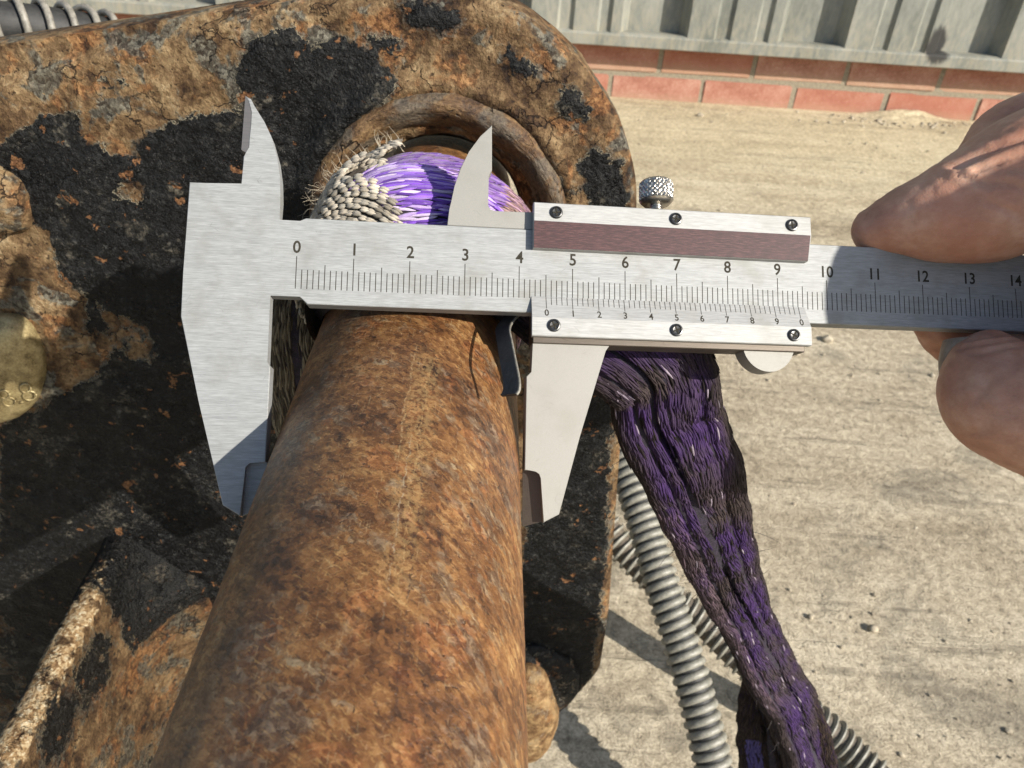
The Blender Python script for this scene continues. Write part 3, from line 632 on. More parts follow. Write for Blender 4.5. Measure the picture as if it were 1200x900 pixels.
at.data.foreach_set('value', [max(0, min(1, 1.0 - max(0, zt_(q.y) - q.z - .3) / 13.0 - max(0, -156 - q.x) * .08 - max(0, q.y - 185) / 40.0)) for q in [v.co / MM + o_ for v in rib.data.vertices]])
def dome(r, h, n=10, flat=.35): return [(r * .98, 6)] + [(r * math.cos(a) ** .8 if a < 1.5 else r * .02, -h * math.sin(a)) for a in [math.pi / 2 * i / n for i in range(n + 1)]]
bm = bmesh.new(); lathe(bm, dome(10.5, 7), (-150.5, YP, -83), 'y', 40); rough_obj('boss', bm, M_plate, br, 1.2, .12, 6, lambda p: .2, label='rusty rounded rivet head at the left edge')
bm = bmesh.new(); lathe(bm, dome(29, 7), (6, YP - 1, -322), 'y', 48); rough_obj('boss', bm, M_plate, br, 1.4, .09, 8, lambda p: .62)
bm = bmesh.new()
g = bmesh.ops.create_uvsphere(bm, u_segments=40, v_segments=28, radius=1.0)['verts']
for v in g: v.co = Vector((9 + 15.5 * v.co.x, YP - 8 + 13 * v.co.y, -336 + 37 * v.co.z - 3 * abs(v.co.x)))
rough_obj('boss', bm, M_boss, br, 1.2, .07, 10, label='tan rusty knob low beside the bar')
# zinc bolt head with its grade stamped on it
BC = Vector((-182, YP, -143))
bol = [(-180, -121), (-168.0, -121.4), (-162.7, -121.7), (-157.6, -123), (-155.2, -127.8), (-154.7, -136.1), (-156.2, -142.9), (-159.2, -149.9), (-165.6, -158.2), (-171.9, -162.6), (-178.9, -165.1), (-187, -166.2), (-197, -165), (-205, -158), (-208.5, -144), (-205, -130), (-194, -122.5)]
bol = catmull([(*q, 0) for q in bol + bol[:1]], 69)[:-1]
bm = bmesh.new(); rings = []
for sc_, dy in ((1.0, 4), (1.0, -1.0), (.992, -2.4), (.965, -3.8), (.91, -5.2), (.82, -6.6), (.66, -8.2), (.45, -9.5), (.22, -10.2), (.01, -10.5)):
    rings.append([bm.verts.new((BC.x + (x - BC.x) * sc_, YP + dy, BC.z + (z - BC.z) * sc_)) for x, z, _ in bol])
for i in range(len(rings) - 1):
    for j in range(len(bol)): bm.faces.new((rings[i][j], rings[i][(j + 1) % len(bol)], rings[i + 1][(j + 1) % len(bol)], rings[i + 1][j]))
bm.faces.new(rings[0]); bm.faces.new(rings[-1][::-1])
bolt = rough_obj('bolt_head', bm, M_bolt, br, .25, .2, 12, label='yellow zinc bolt head stamped 8.8')
def text_mesh(txt, cap, depth, align='CENTER', offset=0.0):
    c = bpy.data.curves.new('t', 'FONT'); c.body = txt; c.align_x = align; c.size = cap / .70; c.extrude = depth / 2; c.resolution_u = 3; c.offset = .018 * c.size if depth == 0 else 0
    o = bpy.data.objects.new('t', c); COL.objects.link(o)
    me = bpy.data.meshes.new_from_object(o.evaluated_get(bpy.context.evaluated_depsgraph_get()))
    bpy.data.objects.remove(o); bpy.data.curves.remove(c); return me
def stroke_text(bm, glyphs, h, wdt, rad, place):
    for gx, strokes in glyphs:
        for st in strokes: tube(bm, [place(gx + x * wdt, z * h) for x, z in st], rad, 6)
def ring_pts(cx, cz, rx, rz, n=14, a0=0, a1=360): return [(cx + rx * math.cos(R(a0 + (a1 - a0) * i / n)), cz + rz * math.sin(R(a0 + (a1 - a0) * i / n))) for i in range(n + 1)]
EIGHT = [ring_pts(.5, .74, .36, .25), ring_pts(.5, .26, .45, .27)]
SIX = [ring_pts(.5, .28, .45, .28), [(.08, .35), (.15, .7), (.4, .95), (.75, 1.0)]]
bm = bmesh.new()
def on_bolt(x, z):
    return (x, YP - 10.5 + 6.0 * (math.hypot(x - BC.x, (z - BC.z) * 1.2) / 27.0) ** 2.1, z)
stroke_text(bm, [(0, EIGHT), (4.9, [[(.0, .0), (.12, .06), (.2, .0)]]), (6.6, EIGHT)], 7.2, 4.2, .36, lambda x, z: on_bolt(-170.2 + x, -154.2 + z + x * .20))
stroke_text(bm, [(-3.4, [[(0.5, 0), (.5, 1)]]), (0, [[(0, 0), (0, 1)], [(0, 1), (1, 0)], [(1, 0), (1, 1)]]), (3.3, [[(0, 0), (0, 1)], [(0, 0), (.9, 0)], [(0, .5), (.75, .5)], [(0, 1), (.9, 1)]])], 5.8, 2.4, .28, lambda x, z: (lambda q: (q[0], q[1] - 1.0, q[2]))(on_bolt(-163.4 + x, -133.2 + z)))
build('grade_mark', bm, M_bolt, bolt, smooth=True)

# ------------------------------------------------------------------ the bar
pin = thing('steel_bar', 'thick round rusty steel bar held between the calliper jaws', 'bar', FB, (PX, 100, PZ))
bm = bmesh.new(); rings = []; seg = 160; ny = 190
for j in range(ny + 1):
    y = -25 + 275 * j / ny; ring = []
    for i in range(seg):
        a = 2 * math.pi * i / seg; d = Vector((math.sin(a), 0, math.cos(a)))
        p = Vector((PX, y, PZ)) + d * PR; rr = PR + .10 * fbm(p, .06, 3) + .06 * fbm(p, .4, 3) - .05
        if j == 0 or j == ny: rr -= 1.2
        ring.append(bm.verts.new(Vector((PX, y, PZ)) + d * rr))
    rings.append(ring)
for j in range(ny):
    for i in range(seg): bm.faces.new((rings[j][i], rings[j][(i + 1) % seg], rings[j + 1][(i + 1) % seg], rings[j + 1][i]))
bm.faces.new(rings[0]); bm.faces.new(rings[-1][::-1])
pin_o = build('bar_body', bm, M_pin, pin, smooth=True, angle=40)

# ------------------------------------------------------------------ the vernier calliper
cal = thing('vernier_caliper', 'steel vernier caliper with maroon strip clamped across the rusty bar', 'caliper', FK, (20, 5, 0))
UEND = 178.0
fix = [(-10.45, 35.34), (-9.42, 34.76), (-8.75, 33.51), (-6.81, 30.56), (-5.48, 27.89), (-4.24, 23.94), (-3.61, 20.29), (-3.36, 16.48), (-3.47, 12.6), (-3.2, 12.3), (0.34, 12.3), (1.3, 13.0), (UEND, 13.0), (UEND, -2.7), (2.17, -2.7), (0.94, -1.3), (-4.2, -1.3), (-4.35, -1.6), (-4.27, -13.41), (-3.63, -14.1), (-3.61, -30.7), (-6.3, -30.8), (-7.0, -31.5), (-7.29, -39.85), (-10.3, -38.05), (-15.25, -20.42), (-19.1, -5.71), (-19.16, 1.95), (-19.11, 18.5), (-10.06, 18.63), (-10.12, 23.9), (-9.6, 24.6), (-9.1, 25.6), (-9.35, 27), (-9.1, 30), (-9.0, 32.4), (-9.6, 34.4)]
bm = bmesh.new(); prism(bm, fix, -3.4, 0, .13)
prism(bm, [(-3.6, -30.4), (-3.6, -38.2), (-7.5, -40.0), (-7.2, -30.6)], -3.3, -1.7)          # thinned knife edge of the jaw
beam = build('beam', bm, M_beam, cal)
bm = bmesh.new(); prism(bm, [(-10.45, 35.3), (-9.5, 34.3), (-8.8, 32), (-8.9, 29), (-9.15, 27), (-8.7, 25.4), (-9.4, 24.4), (-10.6, 25.1)], -3.3, -.12)
build('knife_edge', bm, M_mid, beam)
# graduations
def rect(bm, u0, u1, v0, v1, f): bm.faces.new([bm.verts.new((u, v, f(v))) for u, v in ((u0, v0), (u1, v0), (u1, v1), (u0, v1))])
bm = bmesh.new()
for i in range(0, 151):
    L = 5.9 if i % 10 == 0 else (4.5 if i % 5 == 0 else 3.5); hw = .076
    rect(bm, i - hw, i + hw, 0, L, lambda v: .006)
build('graduations', bm, M_ink, beam)
def put_text(name, items, cap, fh, parent, squeeze=1.0):
    bm = bmesh.new()
    for txt, u, v in items:
        me = text_mesh(txt, cap, 0.0); tmp = bmesh.new(); tmp.from_mesh(me); bpy.data.meshes.remove(me)
        bmesh.ops.delete(tmp, geom=[f for f in tmp.faces if abs(f.normal.z) < .5], context='FACES_ONLY')
        mp = {}
        for vtx in tmp.verts: mp[vtx.index] = bm.verts.new((u + vtx.co.x * squeeze, v + vtx.co.y, fh(v + vtx.co.y)))
        for f in tmp.faces:
            if f.normal.z > 0:
                try: bm.faces.new([mp[q.index] for q in f.verts])
                except ValueError: pass
        tmp.free()
    return build(name, bm, M_ink, parent)
put_text('numerals', [(str(i), 10 * i + (0.05 if i else -.05), 6.55) for i in range(0, 16)], 2.2, lambda v: .007, beam, .92)
# slider
sl_ = cal
bm = bmesh.new()
box(bm, (42.6, 13.15, -5.0), (95.6, 17.4, .2), .15); box(bm, (42.6, -8.4, -5.0), (95.0, -2.85, .2), .15); box(bm, (42.7, -2.7, -5.1), (95.5, 13.0, -3.55))
prism(bm, [(37.25, 13.12), (43, 13.12), (43, 16.1), (37.6, 15.87)], -3.0, -.35, .1)
slider = build('slider', bm, M_edge, cal)
bm = bmesh.new()
prism(bm, [(42.67, -6.6), (42.62, -13.7), (41.56, -14.51), (41.43, -31.4), (43.5, -31.55), (44.2, -32.0), (44.5, -32.8), (44.9, -40.67), (47.74, -39.23), (51.52, -25.15), (56.2, -9.3), (56.9, -8.3), (57.8, -7.9), (60, -7.8), (60, -6.6)], -3.3, -.25, .12)
jw = build('sliding_jaw', bm, M_jaw, slider)
bm = bmesh.new(); prism(bm, [(41.43, -31.0), (41.5, -41.6), (45.2, -40.5), (44.8, -31.3)], -3.2, -1.8)
for v in bm.verts:
    if v.co.z > -2 and v.co.x < 43: v.co.z = -2.9
build('knife_edge', bm, M_edge, jw)  # darker steel paints the shade on this bevel
bm = bmesh.new()
prism(bm, [(34.54, 33.03), (34.68, 24.2), (33.98, 23.0), (33.98, 17.3), (34.4, 16.5), (35.4, 16.2), (42.9, 16.5), (42.9, 13.1), (26.57, 13.1), (26.92, 16.16), (27.21, 17.48), (27.77, 20.58), (28.74, 24.14), (30.37, 27.56), (32.44, 30.7)], -3.2, -.3, .12)
build('inside_jaw', bm, M_jaw, slider)
bm = bmesh.new(); prism(bm, [(42.4, 17.8), (42.38, 9.12), (95.55, 9.05), (96.35, 14.1), (96.4, 17.82)], .06, 1.55, .12)
plate_o = build('cover_plate', bm, M_satin, slider)
bm = bmesh.new(); prism(bm, [(42.46, 14.28), (42.44, 9.14), (95.5, 9.1), (96.22, 14.18)], 1.50, 1.60, .03)
build('maroon_strip', bm, M_maroon, slider)
# vernier plate with its sloping scale
vs_ = lambda v: .10 + (0.35 - v) / 4.15 * 1.42
bm = bmesh.new(); us = ((42.25, 42.25), (95.2, 95.75))
prof = [(.35, .10), (-3.8, 1.52), (-7.15, 1.55), (-7.3, 1.4), (-7.3, .05), (.35, .03)]
a = [bm.verts.new((42.3, v, h)) for v, h in prof]; b = [bm.verts.new((95.2 + (.55 if v < -3 else 0), v, h)) for v, h in prof]
for i in range(6): bm.faces.new((a[i], a[(i + 1) % 6], b[(i + 1) % 6], b[i]))
bm.faces.new(a); bm.faces.new(b[::-1])
vern = build('vernier_plate', bm, M_satin, slider)
bm = bmesh.new()
for i in range(51):
    u = 45 + .98 * i; L = 2.35 if i % 5 == 0 else 1.6
    rect(bm, u - .06, u + .06, .32 - L, .32, lambda v: vs_(v) + .012)
build('vernier_graduations', bm, M_ink, vern)
put_text('vernier_numerals', [(('0123456789' + '0')[i], 45 + 4.9 * i, -3.45) for i in range(11)], 1.25, lambda v: vs_(v) + .014, vern, .95)
for (u, v) in ((46.6, 16.0), (69.45, 16.0), (92.5, 16.0), (46.3, -5.25), (69.3, -5.3), (92.2, -5.45)):
    bm = bmesh.new(); r = 1.2
    lathe(bm, [(r, 1.45), (r, 1.75), (r * .9, 1.95), (r * .72, 2.0), (r * .62, 1.82), (r * .4, 1.78), (r * .02, 1.76)], (u, v, 0), 'z', 24)
    scr = build('screw', bm, M_screw, slider, smooth=True, angle=40)
    bm = bmesh.new(); an = random.uniform(0, 1.5)
    for q in range(2):
        c, s = math.cos(an + q * math.pi / 2), math.sin(an + q * math.pi / 2)
        g = [bm.verts.new((u + c * x - s * y, v + s * x + c * y, 1.86)) for x, y in ((-.72, -.13), (.72, -.13), (.72, .13), (-.72, .13))]
        f = bm.faces.new(g); e = bmesh.ops.extrude_face_region(bm, geom=[f])['geom']
        for vv in e:
            if isinstance(vv, bmesh.types.BMVert): vv.co.z -= .1 + .004 * q
    build('cross_slot', bm, M_ink, scr)
# thumb roll under the slider
bm = bmesh.new(); pr = [(88.1 + 5.15 * math.cos(R(a)), -6.9 + 5.35 * math.sin(R(a))) for a in range(0, -181, -9)] + [(83, -5.5), (93.2, -5.5)]
prism(bm, pr, -4.6, -.5, .12); build('thumb_pad', bm, M_jaw, slider)
# locking screw on the top edge
bm = bmesh.new(); c = (66.9, 0, -2.3)
lathe(bm, [(1.05, 16), (1.05, 19.9)], c, 'y', 16)
rngs = []
ls = build('lock_screw', bm, M_knurl, slider, smooth=True, angle=40)
bm = bmesh.new()
pts_ = [(66.9 + 1.12 * math.cos(a), 17.4 + 3.0 * a / (2 * math.pi * 6), -2.3 + 1.12 * math.sin(a)) for a in [2 * math.pi * 6 * i / 120 for i in range(121)]]
tube(bm, pts_, .16, 5); build('thread', bm, M_knurl, ls, smooth=True)
bm = bmesh.new(); N_ = 96; rows = []
prof = [(1.0, 19.9), (2.55, 20.0), (3.05, 20.5), (3.18, 20.75)] + [(3.32, 20.8 + 3.3 * i / 16) for i in range(17)] + [(3.15, 24.3), (2.7, 24.75), (1.6, 25.0), (.05, 25.05)]
for r, v in prof:
    row = []
    for kk in range(N_):
        a = 2 * math.pi * kk / N_; rr = r
        if 20.75 < v < 24.15:
            t = (v - 20.8); p1 = (a * 22 / (2 * math.pi) + t / 1.0) % 1; p2 = (a * 22 / (2 * math.pi) - t / 1.0) % 1
            rr = r - .42 * max(0, 1 - min(abs(p1 - .5), abs(p2 - .5)) * 2 * 2.2)
        row.append(bm.verts.new((66.9 + rr * math.cos(a), v, -2.3 + rr * math.sin(a))))
    rows.append(row)
for i in range(len(rows) - 1):
    for kk in range(N_): bm.faces.new((rows[i][kk], rows[i][(kk + 1) % N_], rows[i + 1][(kk + 1) % N_], rows[i + 1][kk]))
bm.faces.new(rows[0]); bm.faces.new(rows[-1][::-1]); build('knurled_knob', bm, M_knurl, ls, smooth=True, angle=50)

# bent strip between the bar and the sliding jaw
st = thing('bent_metal_strip', 'thin bent dark metal strip hanging under the beam beside the sliding jaw', 'metal strip', FK, (40, -8, -4))
cl_ = catmull([(44.0, .6, -7.5), (42.2, -1.2, -6.0), (40.3, -2.6, -4.4), (38.45, -5.5, -1.0), (38.25, -9.2, 4.4), (38.28, -12.8, 9.0), (38.55, -15.6, 11.2), (38.65, -17.4, 12.4), (38.5, -18.6, 12.9), (38.1, -19.3, 12.9)], 46)
bm = bmesh.new(); rws = []; wv = Vector((-.64, 0, -.77)) * 3.4
for i, p in enumerate(cl_):
    p = Vector(p); t = (Vector(cl_[min(i + 1, 45)]) - Vector(cl_[max(i - 1, 0)])).normalized(); nn = t.cross(wv).normalized() * .3
    rws.append([bm.verts.new(q) for q in (p - nn, p + nn, p + wv + nn, p + wv - nn)])
for i in range(45):
    for kk in range(4): bm.faces.new((rws[i][kk], rws[i][(kk + 1) % 4], rws[i + 1][(kk + 1) % 4], rws[i + 1][kk]))
bm.faces.new(rws[0]); bm.faces.new(rws[-1][::-1]); build('strip_body', bm, M_strip, st, smooth=True, angle=35)
bm = bmesh.new(); tube(bm, [Vector(p) + Vector((.05, 0, .05)) for p in cl_], .24, 6); build('lit_edge', bm, M_ring, st, smooth=True)  # pale tube paints sunlight along the strip's near edge

# ------------------------------------------------------------------ the purple sling
slg = thing('webbing_sling', 'frayed purple webbing sling wrapped round the bar and hanging on its right side', 'sling', FB, (PX, 170, PZ))
def wrap_surface(th, y):
    lobes = 17.5 * math.exp(-((y - 149) / 14.5) ** 4) * math.exp(-((th + .05) / (.80 if th < -.05 else 1.1)) ** 2) + 8.0 * math.exp(-((y - 189) / 13) ** 4)
    r = PR + .8 + lobes + 1.0 * math.sin(th * 2 + y * .05)
    return r
def y0(th): return 131 + 26 * min(1.25, (abs(th) / R(85)) ** 1.6)
def wpt(th, y, e=0):
    r = wrap_surface(th, y) + e; return Vector((PX + r * math.sin(th), y, PZ + r * math.cos(th)))
bm = bmesh.new(); rows = []; T0, T1 = R(-150), R(125)
for i in range(81):
    th = T0 + (T1 - T0) * i / 80
    ya = y0(th); rows.append([bm.verts.new(wpt(th, ya + (214 - ya) * j / 40) if 0 < j < 40 else Vector((PX + (PR + .2) * math.sin(th), ya + (214 - ya) * j / 40, PZ + (PR + .2) * math.cos(th)))) for j in range(41)])
for i in range(80):
    for j in range(40): bm.faces.new((rows[i][j], rows[i][j + 1], rows[i + 1][j + 1], rows[i + 1][j]))
build('webbing_wrap', bm, M_core, slg, smooth=True)
def edge_th(y): return R(4 - 19 * min(1, max(0, (y - 132) / 12)) - 2.5 * math.sin(y * .35))     # where the woven sleeve stops
items = []
rowi = 0; y = 133.0
while y < 213:
    th = edge_th(y) - .02; k_ = 0
    while th < R(118) and (y > 146 or th < R(26)):
        e = .1
        g = max(0, fbm((th * 30, y, 0), .06, 3)); br_ = random.random()
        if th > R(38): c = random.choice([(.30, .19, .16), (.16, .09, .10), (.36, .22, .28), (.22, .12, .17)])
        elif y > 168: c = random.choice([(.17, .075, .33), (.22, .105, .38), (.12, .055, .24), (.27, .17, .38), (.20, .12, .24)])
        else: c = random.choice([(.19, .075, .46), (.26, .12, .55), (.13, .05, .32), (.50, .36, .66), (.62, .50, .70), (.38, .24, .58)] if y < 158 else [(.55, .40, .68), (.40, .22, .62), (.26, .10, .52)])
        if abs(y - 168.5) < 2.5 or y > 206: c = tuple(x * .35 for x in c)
        if y < y0(th): th += .1; continue
        q_ = random.uniform(.65, 1.2); L = random.uniform(2.4, 4.4); p = wpt(th + random.uniform(-.01, .01), y + random.uniform(-.25, .25), e)
        q = wpt(th + .05, y + .35 * math.sin(th * 3), e); al = (q - p).normalized(); out = Vector((p.x - PX, 0, p.z - PZ)).normalized(); out = (out - al * out.dot(al)).normalized()
        al2 = (al + out * .13).normalized(); ac = al2.cross(out).normalized()
        items.append((p, al2 * L, ac * random.uniform(.36, .55), out * random.uniform(.26, .42), tuple(x * q_ for x in c))); k_ += 1
        th += L * .95 / 31
    y += .60 / math.sqrt(1 + (wrap_surface(.2, y + .5) - wrap_surface(.2, y - .5)) ** 2); rowi += 1
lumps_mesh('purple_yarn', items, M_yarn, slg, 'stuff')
# woven sleeve over the left part
def spt(th, y, e=0): 
    r = wrap_surface(th, y) + 2.2 + e + 1.6 * math.exp(-((math.degrees(edge_th(y) - th)) / 9) ** 2); return Vector((PX + r * math.sin(th), y, PZ + r * math.cos(th)))
bm = bmesh.new(); rows = []
def ytop(th): return 200 + 6 * math.sin(th * 5) 
for i in range(61):
    s = i / 60; row = []
    for j in range(41):
        th = edge_th(140) - (R(150) * s) - .015; ya = y0(th) - 2; y = ya + (ytop(0) - ya) * j / 40; th = edge_th(y) - (R(150) * s) - .015; row.append(bm.verts.new(spt(th, y, -1.9)))
    rows.append(row)
for i in range(60):
    for j in range(40): bm.faces.new((rows[i][j], rows[i][j + 1], rows[i + 1][j + 1], rows[i + 1][j]))
slv = build('woven_sleeve', bm, M_beige, slg, smooth=True)
items = []; ri = 0; y = 130.0
while y < 203:
    kk = 0; th = edge_th(y) + (.026 if ri % 2 else 0)
    while th > edge_th(y) - R(135):
        if y0(th) - 1 < y < ytop(th) + random.uniform(-2, 1.5):
            p = spt(th, y, -.15 + random.uniform(-.2, .25)); out = Vector((p.x - PX, 0, p.z - PZ)).normalized()
            al = (spt(th - .05, y + .5) - p).normalized(); out = (out - al * out.dot(al)).normalized(); ac = al.cross(out)
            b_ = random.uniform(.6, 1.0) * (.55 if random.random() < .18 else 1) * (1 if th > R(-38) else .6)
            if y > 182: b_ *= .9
            L = random.uniform(.9, 1.08); dirt = random.uniform(.55, 1)
            for q in (-.52, 0, .52):
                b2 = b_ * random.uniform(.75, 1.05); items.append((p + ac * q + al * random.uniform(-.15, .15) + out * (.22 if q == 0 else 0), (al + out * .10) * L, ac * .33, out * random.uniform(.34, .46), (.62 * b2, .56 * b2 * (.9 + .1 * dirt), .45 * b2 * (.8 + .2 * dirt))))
        th -= 1.72 / (wrap_surface(th, y) + 2.2); kk += 1
    y += 1.05 / math.sqrt(1 + (wrap_surface(-.3, y + .5) - wrap_surface(-.3, y - .5)) ** 2); ri += 1
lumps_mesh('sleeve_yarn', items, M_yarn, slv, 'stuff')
# frayed ends
def fibre(bm, p, d, L, r, curl, n=7):
    pts = [Vector(p)]; d = Vector(d).normalized()
    for i in range(n):
        d = (d + Vector((random.uniform(-1, 1), random.uniform(-1, 1), random.uniform(-1, 1))) * curl).normalized(); pts.append(pts[-1] + d * (L / n))
    tube(bm, pts, [r * (1 - .75 * i / n) for i in range(n + 1)], 4)
bm = bmesh.new()
for i in range(80):
    y = random.gauss(178, 12); th = R(random.uniform(-54, -34)); p = spt(th, y, .2); out = Vector((p.x - PX, 0, p.z - PZ)).normalized()
    fibre(bm, p, out * .8 + Vector((-.75, -.35, .05)), random.uniform(2, 6.5), random.uniform(.06, .13), .5)
for i in range(50):
    y = random.uniform(192, 202); th = R(random.uniform(-50, -8)); p = spt(th, y, .3); fibre(bm, p, Vector((random.uniform(-.6, .2), .3, 1)), random.uniform(2, 5), .12, .3)
for i in range(110):
    y = random.gauss(172, 6); th = R(random.uniform(-50, -36)); p = spt(th, y, .2); out = Vector((p.x - PX, 0, p.z - PZ)).normalized()
    fibre(bm, p, out * .5 + Vector((-.8, -.1, .35)), random.uniform(2, 6.5), random.uniform(.06, .13), .5)
build('frayed_fibres', bm, M_fray, slg, kind='stuff')
# hanging tail
tail = [(2, 146, -70, 20, 0), (18, 138, -78, 25, 0), (31.5, 133.6, -87.5, 22.8, 0), (36.1, 134.2, -100.8, 23.1, 0), (44.5, 137.3, -120.9, 22.9, 0), (55.6, 145.6, -149.4, 21, 0.1), (68.4, 155.9, -181.9, 18.8, 0.2), (79.9, 162.2, -207.9, 16.8, 0.35), (94.5, 168.3, -239.5, 17.7, 0.6), (107.8, 169.2, -264.6, 17.4, 0.8), (121.4, 169.2, -299.9, 14.2, 1), (134, 169.7, -334.4, 14, 1.1), (135, 168, -375, 14, 1.1)]
low = [(89.3, 170, -224.8, 5.4, -0.1), (96.5, 176.2, -244, 13.9, -0.1), (102.4, 178.4, -261.9, 23, -0.1), (108.9, 176.8, -282, 32, -0.1), (115.2, 175.7, -304.7, 37.5, -0.1), (123, 172.5, -339.5, 40.9, -0.1), (126, 176, -372, 42, -.1)]
def ribbon(name, path, n, thick, ridges, colf, hairs, mat, seedo):
    P_ = catmull(path, n); cen = [Vector(p[:3]) for p in P_]; bm = bmesh.new(); rows = []; items = []; M_ = 44
    fr = []
    for i, c in enumerate(cen):
        t = (cen[min(i + 1, n - 1)] - cen[max(i - 1, 0)]).normalized(); view = (-c).normalized()
        ac = t.cross(view).normalized(); out = ac.cross(t).normalized()
        if out.dot(view) < 0: out = -out; 
        a = P_[i][4]; ac2 = ac * math.cos(a) + out * math.sin(a); out2 = out * math.cos(a) - ac * math.sin(a); wd = P_[i][3] / max(.55, math.cos(a))
        fr.append((c, t, ac2, out2, wd))
    def sect(i, s):                                # s in 0..1 round the folded band
        c, t, ac, out, wd = fr[i]; an = 2 * math.pi * s; x = math.cos(an); z = math.sin(an)
        x = math.copysign(abs(x) ** .8, x); zz = math.copysign(abs(z) ** .55, z) * thick / 2
        if z > 0: zz -= sum(dp * math.exp(-((x - f0 - .16 * math.sin(i * .06 + f0 * 3)) / wdt) ** 2) for f0, wdt, dp in ridges) * min(1, z * 1.5)
        zz += .9 * fbm((c.x + x * 9, c.y, c.z), .07, 3, seedo)
        wob = 1 + .06 * fbm((c.x, c.y, c.z + 40 * (x > 0)), .09, 3, seedo)
        return c + ac * (x * wd / 2 * wob) + out * zz
    for i in range(n): rows.append([bm.verts.new(sect(i, j / M_)) for j in range(M_)])
    for i in range(n - 1):
        for j in range(M_): bm.faces.new((rows[i][j], rows[i][(j + 1) % M_], rows[i + 1][(j + 1) % M_], rows[i + 1][j]))
    bm.faces.new(rows[0][::-1]); bm.faces.new(rows[-1])
    rb = build(name, bm, mat, slg, smooth=True)
    tot = sum((cen[i + 1] - cen[i]).length for i in range(n - 1)); nrow = int(tot / 1.1)
    for rI in range(nrow):
        fi = (rI + .5) / nrow * (n - 1); i = int(fi)
        c, t, ac, out, wd = fr[i]; m = max(10, int(wd * 2.3 / .62))
        for q in range(m):
            s = (q + (.5 if rI % 2 else 0) + random.uniform(-.25, .25)) / m
            p = sect(i, s).lerp(sect(min(i + 1, n - 1), s), fi - i); q2 = sect(i, s + .01); tang = (q2 - p)
            tang = (sect(i, s + .012) - sect(i, s - .012)).normalized(); al = (sect(min(i + 1, n - 1), s) - sect(max(i - 1, 0), s)).normalized()
            nn = tang.cross(al).normalized()
            if nn.dot(ac * math.cos(2 * math.pi * s) * .6 + out * math.sin(2 * math.pi * s)) < 0: nn = -nn
            al2 = (al + tang * .15 * math.sin(rI * .55 + fbm(p, .08, 2, seedo) * 4) + nn * .05).normalized(); ac_ = al2.cross(nn).normalized()
            items.append((p + nn * random.uniform(-.15, .18), al2 * random.uniform(1.8, 3.0), ac_ * random.uniform(.24, .36), nn * random.uniform(.18, .28), colf(fi / (n - 1), math.cos(2 * math.pi * s), math.sin(2 * math.pi * s), p)))
    lumps_mesh(name + '_yarn', items, M_dyarn, rb, 'stuff', 5)
    bm = bmesh.new()
    for q in range(hairs):
        i = random.randrange(4, n - 2); c, t, ac, out, wd = fr[i]; sd = random.choice((1, 1, 1, -1))
        fibre(bm, sect(i, 0 if sd > 0 else .5), ac * sd + t * random.uniform(-.8, .6) + out * .3, random.uniform(2, 9), .11, .25)
    build('loose_fibres', bm, M_hair, rb, kind='stuff')
    return rb
def tail_col(f, x, z, p):
    g = .5 + .9 * fbm(p, .05, 4, 2); r_ = random.random(); j = random.uniform(.7, 1.25)
    D_, B_, P_ = Vector((.015, .011, .011)), Vector((.042, .031, .030)), Vector((.042, .021, .078))
    e = max(0.0, min(1.0, (abs(x) - .62) / .3)) if z > 0 else 1.0
    c = B_.lerp(P_, max(0, min(1, g * 1.5 - .15 - .45 * max(0, f - .5)))) if r_ > .12 else D_.copy()
    c = c.lerp(D_.lerp(B_, r_), e)
    if x > .45 and .35 < f < .7 and z > 0: c = c.lerp(Vector((.13, .085, .11)), .5 * r_)
    if r_ > .988: c = Vector((.24, .20, .24))
    return tuple(q * j for q in c)
rb = ribbon('hanging_tail', tail, 120, 8.5, [(.10, .05, 4.2), (.62, .06, 1.4), (-.6, .10, .9)], tail_col, 26, M_dirty, 3)
def low_col(f, x, z, p):
    r_ = random.random(); c = random.choice([(.016, .011, .009), (.028, .019, .016), (.010, .007, .007), (.042, .029, .023), (.020, .011, .024)])
    if .60 < f < .80 and .40 < x < .78 and z > 0 and r_ < .8: c = random.choice([(.06, .05, .16), (.10, .08, .22)])
    return c
ribbon('folded_tail', low, 80, 7.0, [(-.3, .07, 3.2), (.1, .07, 2.6), (.45, .07, 2.2)], low_col, 10, M_dirty, 5)
# webbing edge hanging in the shade left of the bar
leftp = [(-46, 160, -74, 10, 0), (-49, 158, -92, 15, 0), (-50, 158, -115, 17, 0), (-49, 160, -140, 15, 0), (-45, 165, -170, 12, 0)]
ribbon('shaded_loop', leftp, 40, 6.0, [(.0, .08, 1.5)], lambda f, x, z, p: random.choice([(.10, .085, .06), (.05, .04, .03), (.20, .17, .12)]), 4, M_dirty, 7)

